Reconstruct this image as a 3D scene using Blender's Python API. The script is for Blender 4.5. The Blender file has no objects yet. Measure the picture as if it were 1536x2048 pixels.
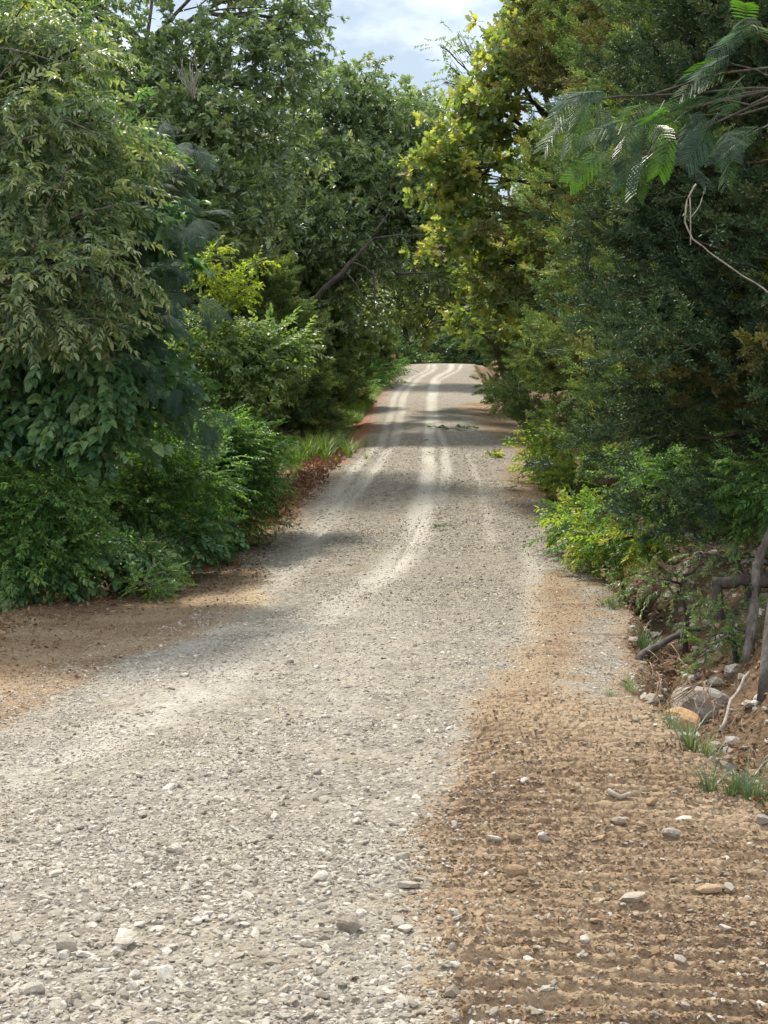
import bpy, math, random
import numpy as np
from mathutils import Vector, Quaternion
rng = np.random.default_rng(7)
random.seed(7)
SC = bpy.context.scene
# ------------------------------------------------------------------ camera, sky, sun, exposure
F = 2800.0; W0, H0 = 1536.0, 2048.0; HOR = 900.0; EYE = 1.6
cd = bpy.data.cameras.new('camera'); cam = bpy.data.objects.new('camera', cd); SC.collection.objects.link(cam)
cam.location = (0, 0, EYE); cam.rotation_euler = (math.radians(90), 0, 0)
cd.sensor_fit = 'VERTICAL'; cd.sensor_height = 36; cd.lens = 36 * F / H0
cd.shift_y = -(H0 / 2 - HOR) / H0
cd.clip_start = 0.1; cd.clip_end = 2000
SC.camera = cam
SUN_AZ, SUN_EL = math.radians(-26), math.radians(56)     # azimuth clockwise from +Y (the view direction)
w = bpy.data.worlds.new('World'); SC.world = w; w.use_nodes = True
nt = w.node_tree; nt.nodes.clear()
def N(t, k, **p):
    n = t.nodes.new(k)
    for a, b in p.items(): setattr(n, a, b)
    return n
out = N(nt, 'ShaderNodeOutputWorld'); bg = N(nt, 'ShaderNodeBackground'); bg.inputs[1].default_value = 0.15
sky = N(nt, 'ShaderNodeTexSky'); sky.sky_type = 'NISHITA'; sky.sun_disc = False
sky.sun_elevation = SUN_EL; sky.sun_rotation = SUN_AZ; sky.air_density = 1.2; sky.dust_density = 1.0
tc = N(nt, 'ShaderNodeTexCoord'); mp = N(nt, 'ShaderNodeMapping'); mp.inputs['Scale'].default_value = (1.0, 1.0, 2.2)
mp.inputs['Location'].default_value = (3.27, 0.9, 1.07)  # offset picked so the view looks through a blue gap between clouds
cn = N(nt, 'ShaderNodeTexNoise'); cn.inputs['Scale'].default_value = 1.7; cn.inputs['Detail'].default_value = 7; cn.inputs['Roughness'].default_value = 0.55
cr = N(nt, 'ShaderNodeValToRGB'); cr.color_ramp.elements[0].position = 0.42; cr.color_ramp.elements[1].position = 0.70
cr.color_ramp.elements[0].color = (1.02, 1.2, 1.42, 1); cr.color_ramp.elements[1].color = (6.4, 6.5, 6.6, 1)  # cloud brightness raised, mostly out of view, to light the shaded foliage
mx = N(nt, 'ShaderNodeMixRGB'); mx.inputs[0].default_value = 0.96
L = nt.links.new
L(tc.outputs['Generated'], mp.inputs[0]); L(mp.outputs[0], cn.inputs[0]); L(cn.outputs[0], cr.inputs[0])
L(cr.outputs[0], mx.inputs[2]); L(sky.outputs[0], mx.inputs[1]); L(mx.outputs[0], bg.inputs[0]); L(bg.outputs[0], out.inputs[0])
sd = bpy.data.lights.new('sun', 'SUN'); sd.energy = 1.8; sd.angle = math.radians(6); sd.color = (1, 0.93, 0.82)
sun = bpy.data.objects.new('sun', sd); SC.collection.objects.link(sun)
sv = Vector((math.sin(SUN_AZ) * math.cos(SUN_EL), math.cos(SUN_AZ) * math.cos(SUN_EL), math.sin(SUN_EL)))
sun.rotation_euler = sv.to_track_quat('Z', 'Y').to_euler(); sun.location = (0, 0, 30)
vs = SC.view_settings; vs.view_transform = 'Standard'; vs.look = 'None'; vs.gamma = 1; vs.use_curve_mapping = False
vs.exposure = 1.93
SC.cycles.max_bounces = 10; SC.cycles.diffuse_bounces = 5; SC.cycles.transmission_bounces = 6; SC.cycles.glossy_bounces = 2
SC.cycles.caustics_reflective = False; SC.cycles.caustics_refractive = False

# ------------------------------------------------------------------ noise
def _h(ix, iy, s):
    n = (ix.astype(np.int64) * 374761393 + iy.astype(np.int64) * 668265263 + s * 1442695041) & 0xFFFFFFFF
    n = ((n ^ (n >> 13)) * 1274126177) & 0xFFFFFFFF
    n = (n ^ (n >> 16)) & 0xFFFFFFFF
    return n / 4294967295.0
def vn(x, y, s=0):
    ix, iy = np.floor(x), np.floor(y); fx, fy = x - ix, y - iy
    fx = fx * fx * (3 - 2 * fx); fy = fy * fy * (3 - 2 * fy)
    a, b, c, d = _h(ix, iy, s), _h(ix + 1, iy, s), _h(ix, iy + 1, s), _h(ix + 1, iy + 1, s)
    return (a * (1 - fx) + b * fx) * (1 - fy) + (c * (1 - fx) + d * fx) * fy
def fbm(x, y, s=0, o=4, g=0.5):
    x = np.asarray(x, float); y = np.asarray(y, float); t = 0; a = 1; n = 0
    for k in range(o):
        t = t + a * (vn(x, y, s + k * 17) - 0.5) * 2; n += a; a *= g; x = x * 2.03 + 5.1; y = y * 2.03 + 1.7
    return t / n
def ss(a, b, x):
    t = np.clip((x - a) / (b - a), 0, 1); return t * t * (3 - 2 * t)

# ------------------------------------------------------------------ ground profile
_pD = np.array([-20, 0, 13, 16, 17.5, 21.5, 23.8, 27, 33, 36, 46.5, 53.5, 60, 73, 80, 84, 90, 100, 130, 200, 300.])
_pH = np.array([0, 0, 0, .02, .10, .45, .74, 1.12, 1.62, 1.86, 2.93, 3.68, 4.36, 5.66, 6.40, 6.75, 6.95, 6.6, 5.5, 4, 3.])
_tD = np.linspace(-20, 300, 6401)
_tH = np.interp(_tD, _pD, _pH); _k = np.exp(-0.5 * (np.arange(-40, 41) / 13.) ** 2); _k /= _k.sum()
_tH = np.convolve(np.pad(_tH, 40, 'edge'), _k, 'valid')
def base(D): return np.interp(D, _tD, _tH)
_q = np.linspace(3.3, 83, 6000); _qy = HOR - (base(_q) - EYE) * F / _q      # picture row of the road surface
def Dof(y): return float(np.interp(-y, -_qy, _q)) if y > 725 else 83.0
def G(x, y):                                                       # a ground point seen at (x, y)
    D = Dof(y); return ((x - W0 / 2) / F * D, D)
def P(x, y, D): return np.array([(x - W0 / 2) / F * D, D, EYE + (HOR - y) / F * D])
def edge(pts, pre=None, post=None):
    q = [G(*p) for p in pts]; q.sort(key=lambda a: a[1])
    d = [a[1] for a in q]; x = [a[0] for a in q]
    if pre is not None: d = [-20] + d; x = [pre] + x
    if post is not None: d = d + [100, 300]; x = x + list(post)
    return lambda D: np.interp(D, d, x)
XR = edge([(1525, 1636), (1451, 1577), (1378, 1507), (1305, 1431), (1232, 1372), (1276, 1325), (1240, 1284), (1264, 1240), (1229, 1188), (1188, 1150),
           (1115, 1050), (1095, 1000), (1080, 950), (1060, 880), (1000, 800), (965, 765), (945, 726)], 1.8, (9, 60))
XL = edge([(0, 1440), (200, 1340), (400, 1270), (520, 1200), (500, 1130), (520, 1080), (600, 1010), (660, 950), (705, 900), (730, 880), (745, 820),
           (765, 790), (800, 745), (812, 726)], -2.4, (4.6, 50))
XV = edge([(0, 1200), (150, 1185), (300, 1150), (430, 1100), (500, 1060), (550, 980), (600, 915), (690, 885), (722, 830), (755, 780), (790, 745), (803, 727)], -6.5, (3.9, 48))
XG = edge([(905, 2048), (880, 1900), (850, 1780), (835, 1700), (900, 1620), (935, 1540), (950, 1420), (975, 1380), (1020, 1340), (1070, 1290), (1080, 1200),
           (1085, 1160), (1180, 1135), (1100, 1060), (1030, 1010), (1015, 950), (1040, 900), (960, 850), (925, 812), (1000, 795), (958, 760), (945, 726)], .2, (9, 60))
def path(pts):
    q = [G(*p) for p in pts]; q.sort(key=lambda a: a[1]); d = [a[1] for a in q]; x = [a[0] for a in q]
    return d[0], d[-1], (lambda D: np.interp(D, d, x))
TRK = [(path([(0, 1570), (200, 1480), (400, 1390), (540, 1310), (660, 1230), (770, 1160), (825, 1090), (850, 1000), (858, 940), (856, 900), (862, 840), (862, 790), (868, 760), (900, 740), (905, 726)]), .27, 1.0),
       (path([(880, 1010), (893, 950), (890, 900), (872, 840), (868, 800), (876, 765), (915, 742), (925, 727)]), .17, .8),
       (path([(200, 1400), (400, 1290), (520, 1200), (640, 1060), (700, 1000), (760, 930), (790, 880), (800, 840), (808, 790), (835, 760), (868, 740), (870, 727)]), .24, .75),
       (path([(655, 1020), (700, 950), (760, 890), (782, 830), (790, 790), (822, 757), (855, 740), (860, 727)]), .2, .7),
       (path([(0, 1750), (300, 1600), (600, 1450), (720, 1330), (800, 1200)]), .3, .35),
       (path([(1040, 1380), (1060, 1300), (1070, 1230), (1065, 1160), (1050, 1110)]), .15, .6),
       (path([(975, 1040), (985, 1100), (960, 980), (930, 900)]), .1, .4)]
RUT = [(path([(620, 1085), (690, 1020), (735, 960), (765, 910), (785, 870)]), .07), (path([(790, 1145), (830, 1070), (845, 1040)]), .05)]
def fields(X, D):
    wob = .12 * fbm(X * 1.3, D * 1.3, 3) + .12 * fbm(X * 5, D * 5, 4) + .10 * fbm(X * 17, D * 17, 5)
    xl, xr, xv, xg = XL(D), XR(D), XV(D), XG(D)
    sc = np.clip(D / 14, .5, 2)
    gm = ss(-.12, .22, (X - xl) / sc + wob * 1.6) * ss(-.16, .30, (xg - X) / np.minimum(sc, 1) + wob * 1.5)
    # light gravelly strip kept along the right edge
    rim = np.exp(-((X - xr + .22) / .20) ** 2) * (D < 24)
    gm = np.maximum(gm, .75 * rim * (vn(X * 3, D * 3, 9) > .3) * ss(8.3, 9.5, D) + .2 * rim * ss(7, 9, D))
    gm = np.maximum(gm, .9 * ss(.5, .9, X - xr) * ss(3.4, 2., X - xr) * ss(10.5, 12, D) * ss(20, 16, D) * ss(.3, .6, vn(X * 2.5, D * 2.5, 91)))
    tk = np.zeros_like(X)
    for (d0, d1, f), wd, a in TRK:
        m = a * np.exp(-(np.abs((X - f(D) + .05 * fbm(D * .8, X * .3, 33, 2)) / (wd * np.interp(D, [10, 20, 30], [1.05, .85, .56]))) ** np.interp(D, [14, 28], [2.4, 4.]))) * ss(d0 - .8, d0 + .8, D) * ss(d1 + 1, d1 - .2, D)
        m = m * (.62 + .38 * ss(10, 19, D)) * np.where(D < 16, np.clip(.9 + .6 * fbm(X * 6, D * 2.2, 32, 3), 0, 1.2), 1)
        tk = np.maximum(tk, m * (.8 + .35 * fbm(X * 4, D * .8, 31)))
    rut = np.zeros_like(X)
    for (d0, d1, f), wd in RUT:
        rut = np.maximum(rut, np.exp(-((X - f(D)) / wd) ** 2) * ss(d0 - .5, d0 + .5, D) * ss(d1 + .5, d1 - .5, D))
    vg = ss(.15, -.25, (X - xv) + wob * 1.5) + ss(-.05, .22, X - xr + wob * .8)
    red = (.5 + .5 * ss(27, 33, D)) * ss(20, 24, D) * ss(60, 48, D) * ss(.35, .0, X - xl + wob) * ss(-.75, -.3, X - xl + wob)
    return gm, np.clip(tk, 0, 1), np.clip(vg, 0, 1), np.clip(red, 0, 1), rut
def Hs(X, D):                                                       # smooth height
    xl, xr, xv = XL(D), XR(D), XV(D)
    h = base(D).copy() if hasattr(D, 'copy') else base(D)
    s = np.clip(D / 10, 1, 1.6)
    r = (X - xr)
    h = h - .26 * ss(.0, .35, r) * s + (.26 * s + .34) * ss(.45, 1.25, r) + .55 * ss(1.2, 4, r) + .04 * np.maximum(r - 3, 0)
    l = (xv - X)
    h = h - .10 * ss(-.4, .2, l) + .25 * ss(.5, 3, l) + .03 * np.maximum(l - 3, 0)
    c = (X - (xl + xr) / 2) / ((xr - xl) / 2)
    h = h + .05 * np.clip(1 - c * c, -1, 1) + .05 * fbm(X * .35, D * .35, 11, 3) + .025 * fbm(X * 1.1, D * 1.1, 12, 3) * ss(40, 10, D)
    return h
def Hf(X, D, f=None):                                               # with the fine relief
    gm, tk, vg, red, rut = fields(X, D) if f is None else f
    near = ss(34, 9, D); road = 1 - vg
    h = Hs(X, D)
    h = h - .022 * tk * gm * near - .02 * tk * ss(18, 30, D) - .05 * rut
    g1 = fbm(X * 14, D * 14, 21, 3, .6); g2 = fbm(X * 38, D * 38, 22, 2)
    h = h + gm * (1 - .75 * tk) * near * (.011 * g1 + .005 * g2 + .012 * fbm(X * 3, D * 2, 23, 2))
    dirt = (1 - gm) * road
    # crawler bars pressed across the shoulder
    bx = X + .02 * fbm(D * 2, X * 2, 41, 2)
    ph = (D + .05 * X + .020 * fbm(X * 1.4, D * 1.1, 42, 2)) / .112
    bar = np.clip(1.3 * np.sin(2 * math.pi * ph) + .55 * fbm(X * 7, D * 12, 43, 3), -1, 1)
    lane = ss(XG(D) - .1, XG(D) + .1, X) * ss(9.6, 7.6, D) * (0.45 + .55 * ss(-.25, .25, fbm(X * .9 + 2, D * .55, 44, 2) + .38))
    h = h + dirt * lane * ((.031 + .010 * ss(4.5, 6.5, D)) * bar + .014 * np.maximum(bar, 0) * fbm(X * 16, D * 16, 47, 3, .7))
    cl = np.abs(fbm(X * 9, D * 13, 45, 4, .62))
    h = h + dirt * near * (.010 * (1 - cl) ** 2 * (.5 + .8 * vn(X * 2.3, D * 3.1, 46)) + .006 * g2 + .010 * fbm(X * 14, D * 30, 48, 4, .75))
    h = h + vg * near * (.05 * fbm(X * 3, D * 3, 51, 4) + .02 * g1)
    bank = ss(.3, .6, X - XR(D)) * ss(3.2, 1.6, X - XR(D)) * near
    h = h + bank * .11 * fbm(X * 2.6, D * 2.6, 52, 4, .6)
    return h
def Hp(x, d): return float(Hf(np.array([x]), np.array([d]))[0])

# ------------------------------------------------------------------ materials
def newmat(name):
    m = bpy.data.materials.new(name); m.use_nodes = True; m.node_tree.nodes.clear(); return m, m.node_tree
def ramp(t, pts, src=None):
    r = N(t, 'ShaderNodeValToRGB'); e = r.color_ramp.elements
    while len(e) < len(pts): e.new(0.5)
    for k, (p, c) in enumerate(pts): e[k].position = p; e[k].color = (*c, 1)
    if src is not None: t.links.new(src, r.inputs[0])
    return r
def mth(t, op, a, b=None, c=None):
    n = N(t, 'ShaderNodeMath', operation=op)
    for k, v in enumerate((a, b, c)):
        if v is None: continue
        if isinstance(v, (int, float)): n.inputs[k].default_value = v
        else: t.links.new(v, n.inputs[k])
    return n.outputs[0]
def mixc(t, f, a, b, typ='MIX'):
    n = N(t, 'ShaderNodeMixRGB', blend_type=typ)
    for k, v in enumerate((f, a, b)):
        if isinstance(v, (int, float)): n.inputs[k].default_value = v
        elif isinstance(v, tuple): n.inputs[k].default_value = (*v, 1)
        else: t.links.new(v, n.inputs[k])
    return n.outputs[0]
def noise(t, scale, detail=4, rough=.6, co=None, dist=0):
    n = N(t, 'ShaderNodeTexNoise'); n.inputs['Scale'].default_value = scale; n.inputs['Detail'].default_value = detail
    n.inputs['Roughness'].default_value = rough; n.inputs['Distortion'].default_value = dist
    if co is not None: t.links.new(co, n.inputs[0])
    return n.outputs[0]
def ground_mat():
    m, t = newmat('ground_soil_and_gravel'); Lk = t.links.new
    o = N(t, 'ShaderNodeOutputMaterial'); b = N(t, 'ShaderNodeBsdfPrincipled'); Lk(b.outputs[0], o.inputs[0])
    b.inputs['Roughness'].default_value = .95; b.inputs['Specular IOR Level'].default_value = .15
    a = N(t, 'ShaderNodeAttribute', attribute_name='mask'); sp = N(t, 'ShaderNodeSeparateColor'); Lk(a.outputs['Color'], sp.inputs[0])
    gm, tk, vg = sp.outputs; red = a.outputs['Alpha']
    g = N(t, 'ShaderNodeNewGeometry').outputs['Position']
    v1 = N(t, 'ShaderNodeTexVoronoi'); v1.inputs['Scale'].default_value = 34; Lk(g, v1.inputs[0])
    v2 = N(t, 'ShaderNodeTexVoronoi'); v2.inputs['Scale'].default_value = 13; Lk(g, v2.inputs[0])
    n1 = noise(t, 60, 4, .7, g); n2 = noise(t, 2.2, 5, .6, g); n3 = noise(t, 9, 4, .6, g); n4 = noise(t, .7, 3, .5, g)
    cell = mixc(t, .5, v1.outputs['Color'], v2.outputs['Color'])
    bw = N(t, 'ShaderNodeRGBToBW'); Lk(cell, bw.inputs[0])
    grav = ramp(t, [(.15, (.14, .122, .096)), (.45, (.245, .222, .183)), (.8, (.38, .35, .295))], bw.outputs[0]).outputs[0]
    grav = mixc(t, ramp(t, [(.45, (0, 0, 0)), (.75, (.5, .5, .5))], n2).outputs[0], grav, (.42, .35, .25))
    grav = mixc(t, ramp(t, [(.35, (.25, .25, .25)), (.7, (0, 0, 0))], n1).outputs[0], grav, (.2, .17, .13))
    fines = mixc(t, mixc(t, .5, n1, n3), (.46, .43, .37), (.64, .605, .53))
    grav = mixc(t, mth(t, 'MULTIPLY', tk, .86), grav, fines)
    dirt = ramp(t, [(.30, (.11, .072, .043)), (.5, (.24, .165, .103)), (.70, (.37, .275, .18))], mixc(t, .45, n1, n3)).outputs[0]
    dirt = mixc(t, ramp(t, [(.42, (0, 0, 0)), (.62, (.75, .75, .75))], n4).outputs[0], dirt, mixc(t, mixc(t, .5, n1, n3), (.23, .16, .10), (.48, .37, .24)))
    dirt = mixc(t, mth(t, 'MULTIPLY', tk, .8), dirt, (.55, .45, .30))
    dirt = mixc(t, mth(t, 'MULTIPLY', red, .85), dirt, mixc(t, n3, (.26, .075, .03), (.40, .17, .085)))
    floor = ramp(t, [(.3, (.06, .04, .024)), (.5, (.15, .10, .06)), (.72, (.27, .19, .115))], mixc(t, .5, n1, n3)).outputs[0]
    c = mixc(t, gm, dirt, grav); c = mixc(t, mth(t, 'MULTIPLY', vg, mth(t, 'SUBTRACT', 1, mth(t, 'MULTIPLY', gm, .8))), c, floor)
    c = mixc(t, mth(t, 'MULTIPLY', red, mth(t, 'MULTIPLY', vg, .9)), c, mixc(t, n3, (.30, .10, .045), (.48, .22, .11)))
    Lk(c, b.inputs['Base Color'])
    hh = mth(t, 'ADD', mth(t, 'MULTIPLY', n1, .6), mth(t, 'MULTIPLY', v1.outputs['Distance'], -.8))
    bp = N(t, 'ShaderNodeBump'); bp.inputs['Strength'].default_value = 1.; bp.inputs['Distance'].default_value = .03; Lk(hh, bp.inputs['Height']); Lk(bp.outputs[0], b.inputs['Normal'])
    return m
def stone_mat(name, cols, rough=.85):
    m, t = newmat(name); Lk = t.links.new
    o = N(t, 'ShaderNodeOutputMaterial'); b = N(t, 'ShaderNodeBsdfPrincipled'); Lk(b.outputs[0], o.inputs[0]); b.inputs['Roughness'].default_value = rough
    b.inputs['Specular IOR Level'].default_value = .2
    oi = N(t, 'ShaderNodeObjectInfo'); r = ramp(t, cols, oi.outputs['Random']).outputs[0]
    co = N(t, 'ShaderNodeTexCoord').outputs['Object']
    n = noise(t, 7, 5, .7, co); n2 = noise(t, 1.5, 3, .6, co)
    c = mixc(t, ramp(t, [(.4, (0, 0, 0)), (.7, (.55, .55, .55))], n2).outputs[0], r, (.30, .19, .11))
    c = mixc(t, 1, c, ramp(t, [(.25, (.68, .68, .68)), (.7, (1.1, 1.1, 1.1))], n).outputs[0], 'MULTIPLY')
    Lk(c, b.inputs['Base Color'])
    bp = N(t, 'ShaderNodeBump'); bp.inputs['Strength'].default_value = .6; bp.inputs['Distance'].default_value = .03; Lk(n, bp.inputs['Height']); Lk(bp.outputs[0], b.inputs['Normal'])
    return m
def leaf_mat(name, cols, tr=.35, gloss=.5, trc=(1.6, 1.7, .7), rough=.42):
    m, t = newmat(name); Lk = t.links.new
    o = N(t, 'ShaderNodeOutputMaterial'); b = N(t, 'ShaderNodeBsdfPrincipled')
    b.inputs['Roughness'].default_value = rough; b.inputs['Specular IOR Level'].default_value = gloss
    oi = N(t, 'ShaderNodeObjectInfo'); at = N(t, 'ShaderNodeAttribute', attribute_name='lv')
    f = mth(t, 'ADD', mth(t, 'MULTIPLY', oi.outputs['Random'], .55), mth(t, 'MULTIPLY', at.outputs['Fac'], .45))
    r = ramp(t, cols, f).outputs[0]
    Lk(r, b.inputs['Base Color'])
    if tr > 0:
        tl = N(t, 'ShaderNodeBsdfTranslucent'); Lk(mixc(t, 1, r, trc, 'MULTIPLY'), tl.inputs[0])
        ms = N(t, 'ShaderNodeMixShader'); ms.inputs[0].default_value = tr; Lk(b.outputs[0], ms.inputs[1]); Lk(tl.outputs[0], ms.inputs[2]); Lk(ms.outputs[0], o.inputs[0])
    else: Lk(b.outputs[0], o.inputs[0])
    return m
def bark_mat(name, a, bcol, sc=14):
    m, t = newmat(name); Lk = t.links.new
    o = N(t, 'ShaderNodeOutputMaterial'); b = N(t, 'ShaderNodeBsdfPrincipled'); Lk(b.outputs[0], o.inputs[0]); b.inputs['Roughness'].default_value = .9
    co = N(t, 'ShaderNodeTexCoord').outputs['Object']; mpn = N(t, 'ShaderNodeMapping'); mpn.inputs['Scale'].default_value = (1, 1, .25); Lk(co, mpn.inputs[0])
    n = noise(t, sc, 6, .7, mpn.outputs[0]); Lk(ramp(t, [(.35, a), (.68, bcol)], n).outputs[0], b.inputs['Base Color'])
    bp = N(t, 'ShaderNodeBump'); bp.inputs['Strength'].default_value = .8; bp.inputs['Distance'].default_value = .03; Lk(n, bp.inputs['Height']); Lk(bp.outputs[0], b.inputs['Normal'])
    return m
M = {}
M['ground'] = ground_mat()
M['stone'] = stone_mat('limestone', [(0, (.26, .235, .19)), (.3, (.42, .39, .325)), (.6, (.55, .515, .44)), (1, (.70, .665, .585))])
M['clod'] = stone_mat('soil_clod', [(0, (.20, .135, .08)), (.5, (.34, .24, .15)), (.85, (.44, .325, .21)), (1, (.50, .43, .33))])
M['ochre'] = stone_mat('ochre_rock', [(0, (.42, .25, .12)), (1, (.50, .31, .17))])
M['grey_rock'] = stone_mat('grey_rock', [(0, (.20, .20, .18)), (1, (.36, .34, .31))])
M['bark'] = bark_mat('grey_bark', (.035, .028, .022), (.13, .11, .09))
M['cedar_bark'] = bark_mat('cedar_bark', (.045, .028, .02), (.16, .11, .08))
M['mid_bark'] = bark_mat('mid_grey_bark', (.045, .036, .028), (.19, .165, .135), 22)
M['pale_bark'] = bark_mat('pale_bark', (.16, .13, .10), (.40, .36, .30))
M['root'] = bark_mat('root_bark', (.16, .10, .06), (.36, .26, .18), 30)
M['hack'] = leaf_mat('olive_leaf', [(0, (0.052, 0.095, 0.055)), (.35, (0.114, 0.177, 0.089)), (.6, (0.229, 0.282, 0.133)), (.85, (0.349, 0.383, 0.222)), (1, (0.476, 0.455, 0.188))], .38, .55)
M['broad'] = leaf_mat('dark_broad_leaf', [(0, (0.041, 0.108, 0.053)), (.5, (0.109, 0.220, 0.095)), (1, (0.238, 0.345, 0.148))], .3, .45)
M['shrub'] = leaf_mat('shrub_leaf', [(0, (0.042, 0.100, 0.033)), (.5, (0.106, 0.209, 0.058)), (.85, (0.198, 0.312, 0.089)), (1, (0.326, 0.380, 0.108))], .4, .35)
M['dog'] = leaf_mat('pale_layered_leaf', [(0, (0.067, 0.130, 0.056)), (.6, (0.185, 0.259, 0.105)), (1, (0.326, 0.374, 0.177))], .4, .4)
M['yellow'] = leaf_mat('yellow_green_leaf', [(0, (.13, .21, .04)), (.55, (.28, .35, .06)), (1, (.50, .46, .08))], .5, .35, (1.4, 1.5, .6))
M['oak'] = leaf_mat('oak_leaf', [(0, (0.068, 0.110, 0.063)), (.45, (0.164, 0.233, 0.112)), (.85, (0.295, 0.360, 0.180)), (1, (0.491, 0.484, 0.254))], .28, .75, rough=.36)
M['oaky'] = leaf_mat('turning_oak_leaf', [(0, (0.086, 0.144, 0.046)), (.30, (0.172, 0.241, 0.069)), (.58, (0.310, 0.356, 0.103)), (.82, (0.483, 0.460, 0.138)), (.93, (0.299, 0.172, 0.081)), (1, (0.230, 0.115, 0.057))], .5, .75, (1.35, 1.4, .7), .34)
M['faroak'] = leaf_mat('far_leaf', [(0, (0.066, 0.102, 0.045)), (.5, (0.156, 0.205, 0.073)), (1, (0.356, 0.347, 0.118))], .35, .4)
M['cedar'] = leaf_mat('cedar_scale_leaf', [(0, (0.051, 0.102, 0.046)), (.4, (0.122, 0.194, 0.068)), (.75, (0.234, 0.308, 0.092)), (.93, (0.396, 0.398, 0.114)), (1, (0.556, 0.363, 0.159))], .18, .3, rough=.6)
M['cedard'] = leaf_mat('dark_cedar_scale_leaf', [(0, (0.016, 0.039, 0.021)), (.5, (0.042, 0.078, 0.035)), (.85, (0.078, 0.117, 0.046)), (1, (0.130, 0.104, 0.052))], .15, .3, rough=.6)  # darkened copy of the cedar leaf; shade is put into its colour
M['cedarb'] = leaf_mat('browning_cedar_leaf', [(0, (.055, .06, .025)), (.45, (.115, .12, .045)), (.8, (.18, .175, .06)), (1, (.17, .135, .07))], .25, .25, rough=.6)
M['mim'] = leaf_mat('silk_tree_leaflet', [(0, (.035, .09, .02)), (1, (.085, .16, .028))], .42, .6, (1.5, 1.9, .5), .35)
M['mimd'] = leaf_mat('shaded_silk_tree_leaflet', [(0, (.030, .062, .045)), (1, (.070, .115, .075))], .25, .15, (1.3, 1.6, .8), .65)  # darker, bluer copy of the silk leaflet with shade in its colour
M['grass'] = leaf_mat('grass_blade', [(0, (.05, .10, .02)), (.6, (.13, .20, .035)), (1, (.24, .28, .06))], .4, .4)
M['sedge'] = leaf_mat('blue_green_blade', [(0, (.05, .085, .04)), (.7, (.12, .17, .085)), (1, (.25, .26, .12))], .3, .5)
M['litter'] = leaf_mat('dead_leaf', [(0, (.07, .035, .02)), (.5, (.19, .11, .055)), (.85, (.30, .20, .11)), (1, (.42, .34, .24))], .15, .2, (1, .8, .6), .7)
M['redlitter'] = leaf_mat('rust_dead_leaf', [(0, (.10, .055, .035)), (.5, (.22, .125, .07)), (1, (.38, .23, .14))], .2, .2, (1, .8, .6), .7)
def plain(name, col, rough=.6):
    m, t = newmat(name); o = N(t, 'ShaderNodeOutputMaterial'); b = N(t, 'ShaderNodeBsdfPrincipled'); t.links.new(b.outputs[0], o.inputs[0])
    n = noise(t, 8, 3); t.links.new(mixc(t, mth(t, 'MULTIPLY', n, .3), col, tuple(c * .6 for c in col)), b.inputs['Base Color']); b.inputs['Roughness'].default_value = rough
    return m
M['orange'] = plain('orange_plastic', (.75, .16, .04)); M['white'] = plain('white_band', (.7, .7, .68)); M['web'] = leaf_mat('web_silk', [(0, (.55, .55, .55)), (1, (.75, .75, .75))], .5, .1, (1, 1, 1))

# ------------------------------------------------------------------ mesh helpers
class MB:
    def __init__(s): s.v = []; s.f = []; s.n = 0; s.lv = []
    def add(s, v, f, lv=None):
        v = np.asarray(v, float).reshape(-1, 3); s.v.append(v)
        for q in f: s.f.append([k + s.n for k in q])
        s.lv.append(np.full(len(v), random.random() if lv is None else lv)); s.n += len(v)
    def data(s, name, mat, smooth=False):
        me = bpy.data.meshes.new(name); V = np.concatenate(s.v)
        me.from_pydata(V.tolist(), [], s.f); me.materials.append(mat)
        a = me.attributes.new('lv', 'FLOAT', 'POINT'); a.data.foreach_set('value', np.concatenate(s.lv).astype(np.float32))
        if smooth: me.polygons.foreach_set('use_smooth', np.ones(len(me.polygons), bool))
        me.update(); return me
def link(name, me, parent=None, loc=None, **props):
    o = bpy.data.objects.new(name, me); SC.collection.objects.link(o)
    if parent is not None: o.parent = parent
    if loc is not None: o.location = loc
    for k, v in props.items(): o[k] = v
    return o
def thing(name, label, cat, loc, group=None):
    o = link(name, None, None, tuple(map(float, loc)), label=label, category=cat)
    o.empty_display_size = .2
    if group: o['group'] = group
    return o
def tube(mb, pts, rad, n=6, lv=None):
    pts = [np.asarray(p, float) for p in pts]; m = len(pts)
    rad = np.broadcast_to(rad, (m,)) if np.ndim(rad) == 0 else rad
    V = []; up = np.array([.13, .27, .95])
    for k in range(m):
        t = pts[min(k + 1, m - 1)] - pts[max(k - 1, 0)]; t = t / (np.linalg.norm(t) + 1e-9)
        a = np.cross(t, up if abs(t @ up) < .95 else np.array([1., 0, 0])); a /= np.linalg.norm(a) + 1e-9; b = np.cross(t, a)
        for j in range(n):
            th = 2 * math.pi * j / n; V.append(pts[k] + rad[k] * (1 if n < 7 else random.uniform(.86, 1.14)) * (math.cos(th) * a + math.sin(th) * b))
    Fc = [(k * n + j, k * n + (j + 1) % n, (k + 1) * n + (j + 1) % n, (k + 1) * n + j) for k in range(m - 1) for j in range(n)]
    Fc.append(tuple(range((m - 1) * n, m * n))); Fc.append(tuple(range(n))[::-1])
    mb.add(V, Fc, lv)
def wig(a, b, n=6, amp=.1, sag=0.0):
    a = np.asarray(a, float); b = np.asarray(b, float); d = np.linalg.norm(b - a)
    r = []
    off = rng.normal(0, amp * d * .5, (n + 1, 3)); off[0] = off[-1] = 0
    off = (off + np.roll(off, 1, 0) + np.roll(off, -1, 0)) / 3; off[0] = 0; off[-1] = 0
    for k in range(n + 1):
        t = k / n; r.append(a + (b - a) * t + off[k] + np.array([0, 0, sag * d * math.sin(math.pi * t)]))
    return r

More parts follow.
